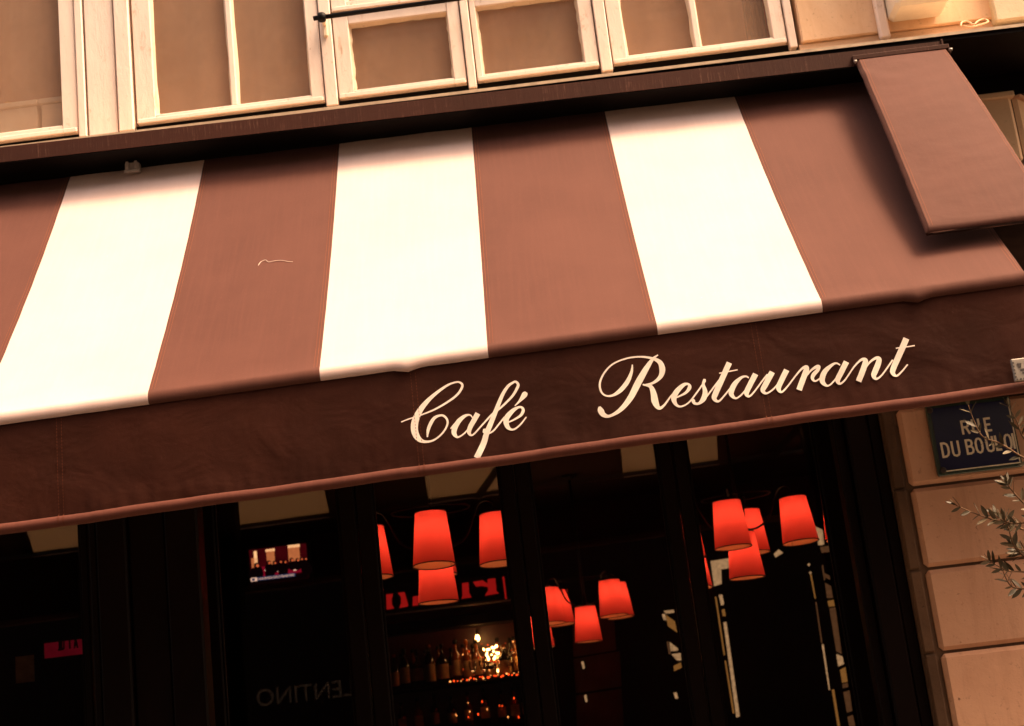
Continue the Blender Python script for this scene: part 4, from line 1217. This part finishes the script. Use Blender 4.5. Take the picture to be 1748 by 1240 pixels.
# red lit sign over the bar: cut out letters
LS = empty('lit_sign', (-1.0, 5.9, 2.3), 'red backlit sign of bold cut letters above the back bar', 'sign')
MB().box(-1.70, -0.42, 5.915, 5.94, 2.285, 2.50, 0.003).build('board', M['black'], LS)
RP = [
 [(-1.516,5.900,2.431), (-1.460,5.900,2.431), (-1.476,5.900,2.383), (-1.476,5.900,2.339), (-1.463,5.900,2.309), (-1.524,5.900,2.306)],
 [(-1.418,5.900,2.434), (-1.361,5.900,2.434), (-1.341,5.900,2.324), (-1.350,5.900,2.311), (-1.417,5.900,2.308), (-1.398,5.900,2.345), (-1.395,5.900,2.398)],
 [(-1.293,5.900,2.388), (-1.235,5.900,2.390), (-1.239,5.900,2.312), (-1.303,5.900,2.312)],
 [(-0.870,5.900,2.450), (-0.816,5.900,2.451), (-0.820,5.900,2.366), (-0.804,5.900,2.324), (-0.889,5.900,2.324), (-0.877,5.900,2.350)],
 [(-0.778,5.900,2.451), (-0.696,5.900,2.455), (-0.658,5.900,2.423), (-0.652,5.900,2.459), (-0.588,5.900,2.459), (-0.589,5.900,2.349), (-0.569,5.900,2.332), (-0.690,5.900,2.325), (-0.657,5.900,2.368), (-0.658,5.900,2.394), (-0.708,5.900,2.409), (-0.756,5.900,2.409)],
 [(-0.527,5.900,2.464), (-0.511,5.900,2.464), (-0.511,5.900,2.275), (-0.523,5.900,2.280)],
]
for poly in RP:
    MB().prism(poly, (0, 0.012, 0)).build('lit_letter', M['redlit'], LS)

# red sign and paper notice behind the far left pane
RS = empty('red_sign', (-2.82, 2.0, 2.06), 'small dim red sign with mirrored black letters behind the far left pane', 'sign')
MB().box(-2.945, -2.70, 2.004, 2.02, 2.00, 2.13, 0.003).build('board', M['black'], RS)
MB().box(-2.926, -2.712, 1.998, 2.0035, 2.019, 2.101).build('panel', M['redlow'], RS)
rt = MB()
block_text(rt, [('L', -2.838, 2.052, 0.016, 0.060), ('U', -2.828, 2.055, 0.013, 0.056), ('I', -2.782, 2.055, 0.013, 0.056), ('A', -2.756, 2.055, 0.017, 0.056)], 1.9975, 0.0095, sgn=1)
# first letter is mirrored
rt.v = [((-2.838 * 2 - 0.012 - v[0]) if v[0] < -2.8335 and i < 8 else v[0], v[1], v[2]) for i, v in enumerate(rt.v)]
rt.build('lettering', M['black'], RS)
tag(MB().box(-3.092, -2.988, 2.0, 2.004, 1.902, 2.046, 0.0).build('paper_notice', M['paper']), 'small pale paper notice low behind the far left pane', 'notice')

# ------------------------------------------------------------------ daylight windows at the back of the room
DW = empty('rear_window', (0.6, 6.7, 0.9), 'narrow slits of a daylit window seen at the back of the dark room', 'window')
def dq(mat, pts, name='pane'):
    MB().prism(pts, (0, 0.01, 0)).build(name, M[mat], DW)
dq('daylight', [(1.298,6.600,2.439), (1.466,6.600,2.445), (1.458,6.600,2.358), (1.379,6.600,2.357), (1.366,6.600,2.229), (1.296,6.600,2.217)])
dq('daylight', [(1.326,6.600,2.136), (1.357,6.600,2.137), (1.360,6.600,2.050), (1.333,6.600,2.043)])
dq('dayochre', [(1.332,6.600,2.007), (1.359,6.600,2.009), (1.360,6.600,1.947), (1.334,6.600,1.950)])
dq('daylight', [(1.331,6.600,1.895), (1.357,6.600,1.897), (1.353,6.600,1.089), (1.322,6.600,1.083)])
dq('dayochre', [(1.290,6.600,2.125), (1.303,6.600,2.123), (1.305,6.600,1.619), (1.292,6.600,1.615)])
dq('dayochre', [(1.293,6.600,1.570), (1.305,6.600,1.568), (1.312,6.600,1.119), (1.297,6.600,1.120)])
dq('daylight', [(1.861,6.600,2.435), (1.909,6.600,2.471), (1.945,6.600,2.436), (1.872,6.600,2.403)])
dq('daylight', [(2.264,6.600,2.633), (2.321,6.600,2.595), (2.315,6.600,2.465), (2.263,6.600,2.466)])
dq('daydim', [(2.276,6.600,2.449), (2.364,6.600,2.449), (2.366,6.600,2.397), (2.282,6.600,2.396)])
for x_, y_, r_ in ((1381, 964, 2.6), (1383.5, 978, 2.4)):
    dq('daylight', [(2.141,6.600,2.309), (2.155,6.600,2.320), (2.166,6.600,2.306), (2.151,6.600,2.293)] if y_ == 964 else [(2.142,6.600,2.236), (2.156,6.600,2.248), (2.167,6.600,2.233), (2.152,6.600,2.221)], 'daylight_dot')  # small glowing dots above the broken daylight line
dq('dayochre', [(2.149,6.600,2.220), (2.162,6.600,2.218), (2.166,6.600,2.007), (2.156,6.600,2.008)])
dq('daydim', [(2.156,6.600,1.978), (2.166,6.600,1.976), (2.159,6.600,1.622), (2.149,6.600,1.623)])
dq('daylight', [(2.152,6.600,1.612), (2.167,6.600,1.611), (2.159,6.600,1.221), (2.149,6.600,1.222)])
dq('dayochre', [(2.174,6.600,1.220), (2.194,6.600,1.222), (2.193,6.600,0.911), (2.173,6.600,0.914)])
# strip at the right: broken mirror reflections painted as glowing pieces
segs = [(965, 972, 'dayochre'), (975, 985, 'daydim'), (989, 996, 'daylight'), (998, 1020, 'daydim'), (1024, 1035, 'dayochre'), (1038, 1117, 'daydim'), (1119, 1140, 'daylight'), (1142, 1165, 'daylight'), (1168, 1174, 'daydim'), (1180, 1214, 'daydim'), (1222, 1240, 'daydim')]
STRIP = [
 ('daydim', [(2.264,6.600,2.284), (2.276,6.600,2.293), (2.274,6.600,2.159), (2.263,6.600,2.155)]),
 ('daydim', [(2.278,6.600,2.215), (2.316,6.600,2.190), (2.317,6.600,2.154), (2.278,6.600,2.179)]),
 ('daydim', [(2.267,6.600,2.134), (2.313,6.600,2.098), (2.314,6.600,1.995), (2.263,6.600,2.001)]),
 ('dayochre', [(2.264,6.600,1.975), (2.317,6.600,1.979), (2.317,6.600,1.923), (2.266,6.600,1.924)]),
 ('daydim', [(2.269,6.600,1.908), (2.321,6.600,1.913), (2.309,6.600,1.509), (2.268,6.600,1.539)]),
 ('daylight', [(2.264,6.600,1.514), (2.311,6.600,1.489), (2.315,6.600,1.423), (2.262,6.600,1.409)]),
 ('dayochre', [(2.272,6.600,1.378), (2.321,6.600,1.397), (2.320,6.600,1.273), (2.273,6.600,1.268)]),
 ('daydim', [(2.272,6.600,1.258), (2.318,6.600,1.263), (2.318,6.600,1.228), (2.271,6.600,1.223)]),
 ('daydim', [(2.270,6.600,1.189), (2.323,6.600,1.198), (2.318,6.600,1.025), (2.271,6.600,1.016)]),
 ('daydim', [(2.270,6.600,0.981), (2.318,6.600,0.991), (2.322,6.600,0.897), (2.272,6.600,0.903)]),
]
for m_, q_ in STRIP: dq(m_, q_)
# strip behind the fourth door
for m_, q_ in [
 ('daylight', [(0.825,6.600,2.055), (0.914,6.600,2.055), (0.915,6.600,2.030), (0.842,6.600,2.028)]),
 ('daylight', [(0.806,6.600,2.027), (0.832,6.600,2.029), (0.840,6.600,1.972), (0.814,6.600,1.975)]),
 ('dayochre', [(0.841,6.600,2.018), (0.910,6.600,1.953), (0.917,6.600,1.856), (0.843,6.600,1.920)]),
 ('daylight', [(0.839,6.600,1.783), (0.903,6.600,1.720), (0.902,6.600,1.700), (0.838,6.600,1.703)]),
 ('daylight', [(0.840,6.600,1.677), (0.922,6.600,1.678), (0.918,6.600,1.613), (0.878,6.600,1.622)]),
 ('daydim', [(0.814,6.600,1.786), (0.830,6.600,1.790), (0.835,6.600,1.678), (0.819,6.600,1.679)]),
 ('dayochre', [(0.846,6.600,1.576), (0.911,6.600,1.598), (0.915,6.600,1.553), (0.845,6.600,1.530)]),
 ('daylight', [(0.814,6.600,1.349), (0.840,6.600,1.351), (0.847,6.600,1.295), (0.822,6.600,1.298)]),
 ('daylight', [(0.047,6.600,1.702), (0.068,6.600,1.705), (0.073,6.600,1.644), (0.054,6.600,1.638)]),
 ('daylight', [(0.037,6.600,1.417), (0.058,6.600,1.419), (0.060,6.600,1.359), (0.042,6.600,1.356)]),
]: dq(m_, q_)
# pale wall panels lit by the distant chandelier
for pts in ([(0.013,6.750,2.058), (0.390,6.750,2.081), (0.370,6.750,1.769), (-0.015,6.750,1.751)],
            [(-0.017,6.750,1.736), (0.400,6.750,1.755), (0.376,6.750,1.452), (-0.033,6.750,1.438)],
            [(-0.035,6.750,1.418), (0.373,6.750,1.432), (0.350,6.750,1.063), (-0.066,6.750,1.049)]):
    tag(MB().prism(pts, (0, 0.02, 0)).build('wall_panel', M['panel']), None, None)
wp = [o for o in bpy.data.objects if o.name.startswith('wall_panel')]
wroot = empty('wall_panelling', (0.0, 6.75, 0.0), 'pale wall panelling dimly lit under the distant chandelier', 'panelling')
for o in wp:
    o.parent = wroot
    o.location = Vector((0, 0, 0)) - wroot.location

# ------------------------------------------------------------------ olive tree reaching in from the right
OT = empty('olive_tree', (2.05, -0.75, 0.0), 'potted olive tree whose leafy twigs reach in at the right edge', 'tree')
MB().lathe([(0.15, 0.0), (0.21, 0.36), (0.235, 0.38), (0.235, 0.43), (0.20, 0.43), (0.19, 0.40)], (2.05, -0.75, 0.0), 24).build('pot', M['terracotta'], OT, smooth=True)
MB().tube(catmull([(2.05, -0.75, 0.38, ), (2.08, -0.74, 0.9), (2.02, -0.76, 1.4), (2.06, -0.74, 1.8), (2.02, -0.72, 2.3)], 5), [0.03] * 8 + [0.024] * 8 + [0.016] * 5, 8).build('trunk', M['twig'], OT, smooth=True)
def leaf_mesh(name, mat):
    L = 1.0
    vs_, fs = [], []
    N = 7
    for i in range(N):
        f = i / (N - 1)
        wd = 0.155 * (math.sin(math.pi * min(1, f * 0.96 + 0.04)) ** 0.8)
        bend = -0.10 * f * f
        vs_ += [(-wd, f * L, bend + 0.035), (0, f * L, bend), (wd, f * L, bend + 0.035)]
    for i in range(N - 1):
        b_ = i * 3
        fs += [(b_, b_ + 1, b_ + 4, b_ + 3), (b_ + 1, b_ + 2, b_ + 5, b_ + 4)]
    me = bpy.data.meshes.new(name)
    me.from_pydata(vs_, [], fs)
    me.materials.append(M[mat])
    me.polygons.foreach_set('use_smooth', [True] * len(me.polygons))
    return me
LM = [leaf_mesh('leaf', 'leaf'), leaf_mesh('leaf', 'leaf'), leaf_mesh('leaf', 'leaf_pale')]
rl = random.Random(11)
def add_leaf(p, direction, size, mesh):
    d = Vector(direction).normalized()
    up = Vector((rl.uniform(-1, 1), rl.uniform(-1.2, 0.2), rl.uniform(-0.6, 1))).normalized()
    side = d.cross(up)
    if side.length < 0.05: side = d.cross(Vector((0, 0, 1)))
    side.normalize()
    nrm = side.cross(d)
    o = bpy.data.objects.new('leaf', mesh)
    COL.objects.link(o)
    o.parent = OT
    rot = Matrix((side, d, nrm)).transposed().to_4x4()
    o.matrix_basis = Matrix.Translation(Vector(p) - OT.location) @ rot @ Matrix.Diagonal((size, size, size, 1))
BRANCH = [
 [(1.787,-0.600,2.129), (1.707,-0.600,2.177), (1.627,-0.620,2.236), (1.567,-0.630,2.267), (1.547,-0.630,2.322), (1.533,-0.640,2.387)],
 [(1.823,-0.500,2.139), (1.749,-0.520,2.260), (1.737,-0.520,2.319), (1.714,-0.530,2.383)],
 [(1.731,-0.660,1.853), (1.629,-0.680,1.915), (1.551,-0.700,1.949), (1.479,-0.700,1.983), (1.401,-0.710,2.026)],
 [(1.755,-0.620,1.906), (1.668,-0.620,2.012), (1.629,-0.640,2.060), (1.615,-0.640,2.088)],
 [(1.723,-0.740,1.949), (1.621,-0.720,1.938), (1.571,-0.710,1.943), (1.535,-0.700,1.976)],
 [(1.646,-0.660,1.842), (1.588,-0.680,1.857), (1.570,-0.700,1.920), (1.564,-0.700,1.962)],
 [(1.722,-0.620,1.743), (1.620,-0.620,1.772), (1.557,-0.630,1.784), (1.503,-0.640,1.823)],
 [(1.702,-0.600,1.715), (1.615,-0.600,1.715), (1.567,-0.610,1.731), (1.547,-0.620,1.784)],
 [(1.746,-0.580,1.795), (1.652,-0.580,1.827), (1.627,-0.580,1.847), (1.611,-0.580,1.874)],
]
lv = 0
for bi, pts in enumerate(BRANCH):
    cv = catmull(pts, 8)
    n_ = len(cv)
    MB().tube(cv, [0.0045 - 0.0032 * i / (n_ - 1) for i in range(n_)], 6).build('branch', M['twig'], OT, smooth=True)
    step = 3
    for i in range(3, n_, step):
        p = Vector(cv[i]); t = (Vector(cv[min(i + 1, n_ - 1)]) - Vector(cv[max(i - 1, 0)])).normalized()
        for s in (1, -1):
            if rl.random() < (0.10 if bi > 1 else 0.45): continue
            sd = Vector((rl.uniform(-.4, .4), rl.uniform(-1, .4), rl.uniform(-.3, .3))) * 0.5 + Vector((-t.z, 0, t.x)) * s
            add_leaf(p, t * 0.75 + sd * 0.75, rl.uniform(0.034, 0.054), LM[rl.randrange(3)])
    add_leaf(cv[-1], t, 0.04, LM[0])
    add_leaf(cv[-1], t + Vector((0.3, -0.2, 0.2)), 0.035, LM[2])
for k in range(46):     # denser crown near the frame edge and beyond
    p = Vector((rl.uniform(1.72, 2.2), rl.uniform(-0.85, -0.5), rl.uniform(1.5, 2.2)))
    add_leaf(p, (rl.uniform(-1, .3), rl.uniform(-.6, .4), rl.uniform(-.6, .8)), rl.uniform(0.036, 0.055), LM[rl.randrange(3)])
    MB().tube([p, p + Vector((0.10, 0.03, rl.uniform(-0.05, 0.03)))], 0.0018, 5).build('twig', M['twig'], OT) if k % 2 == 0 else None

# ------------------------------------------------------------------ opposite side of the street (seen in reflections)
OB = empty('opposite_building', (0, -11.2, 0), 'pale stone building across the street reflected in the panes', 'building')
MB().box(-16, 16, -12.2, -11.2, 3.6, 12.5).build('wall', M['opp'], OB)
MB().box(-16, 16, -12.0, -11.1, 0.0, 3.6).build('shopfront', M['blackwood'], OB)
MB().box(-16, 16, -11.2, -11.0, 3.6, 3.75).build('cornice', M['opp'], OB)
for fx in range(-5, 6):
    for fz in (4.3, 7.2, 10.0):
        wo = MB().box(fx * 2.4 - 0.55, fx * 2.4 + 0.55, -11.23, -11.195, fz, fz + 2.0).build('window', M['oppglass'], OB)
        MB().box(fx * 2.4 - 0.62, fx * 2.4 + 0.62, -11.25, -11.10, fz - 0.10, fz - 0.002).build('sill', M['opp'], wo)
sg = text_mesh('shop_lettering', 'VALENTINO', 0.30, (-2.44, -11.085, 1.66), simple('faded_grey_letters', (0.12, 0.078, 0.052), 0.7, 0.2), OB, flip=True, ext=0.005, bold=0.0, spacing=1.0)
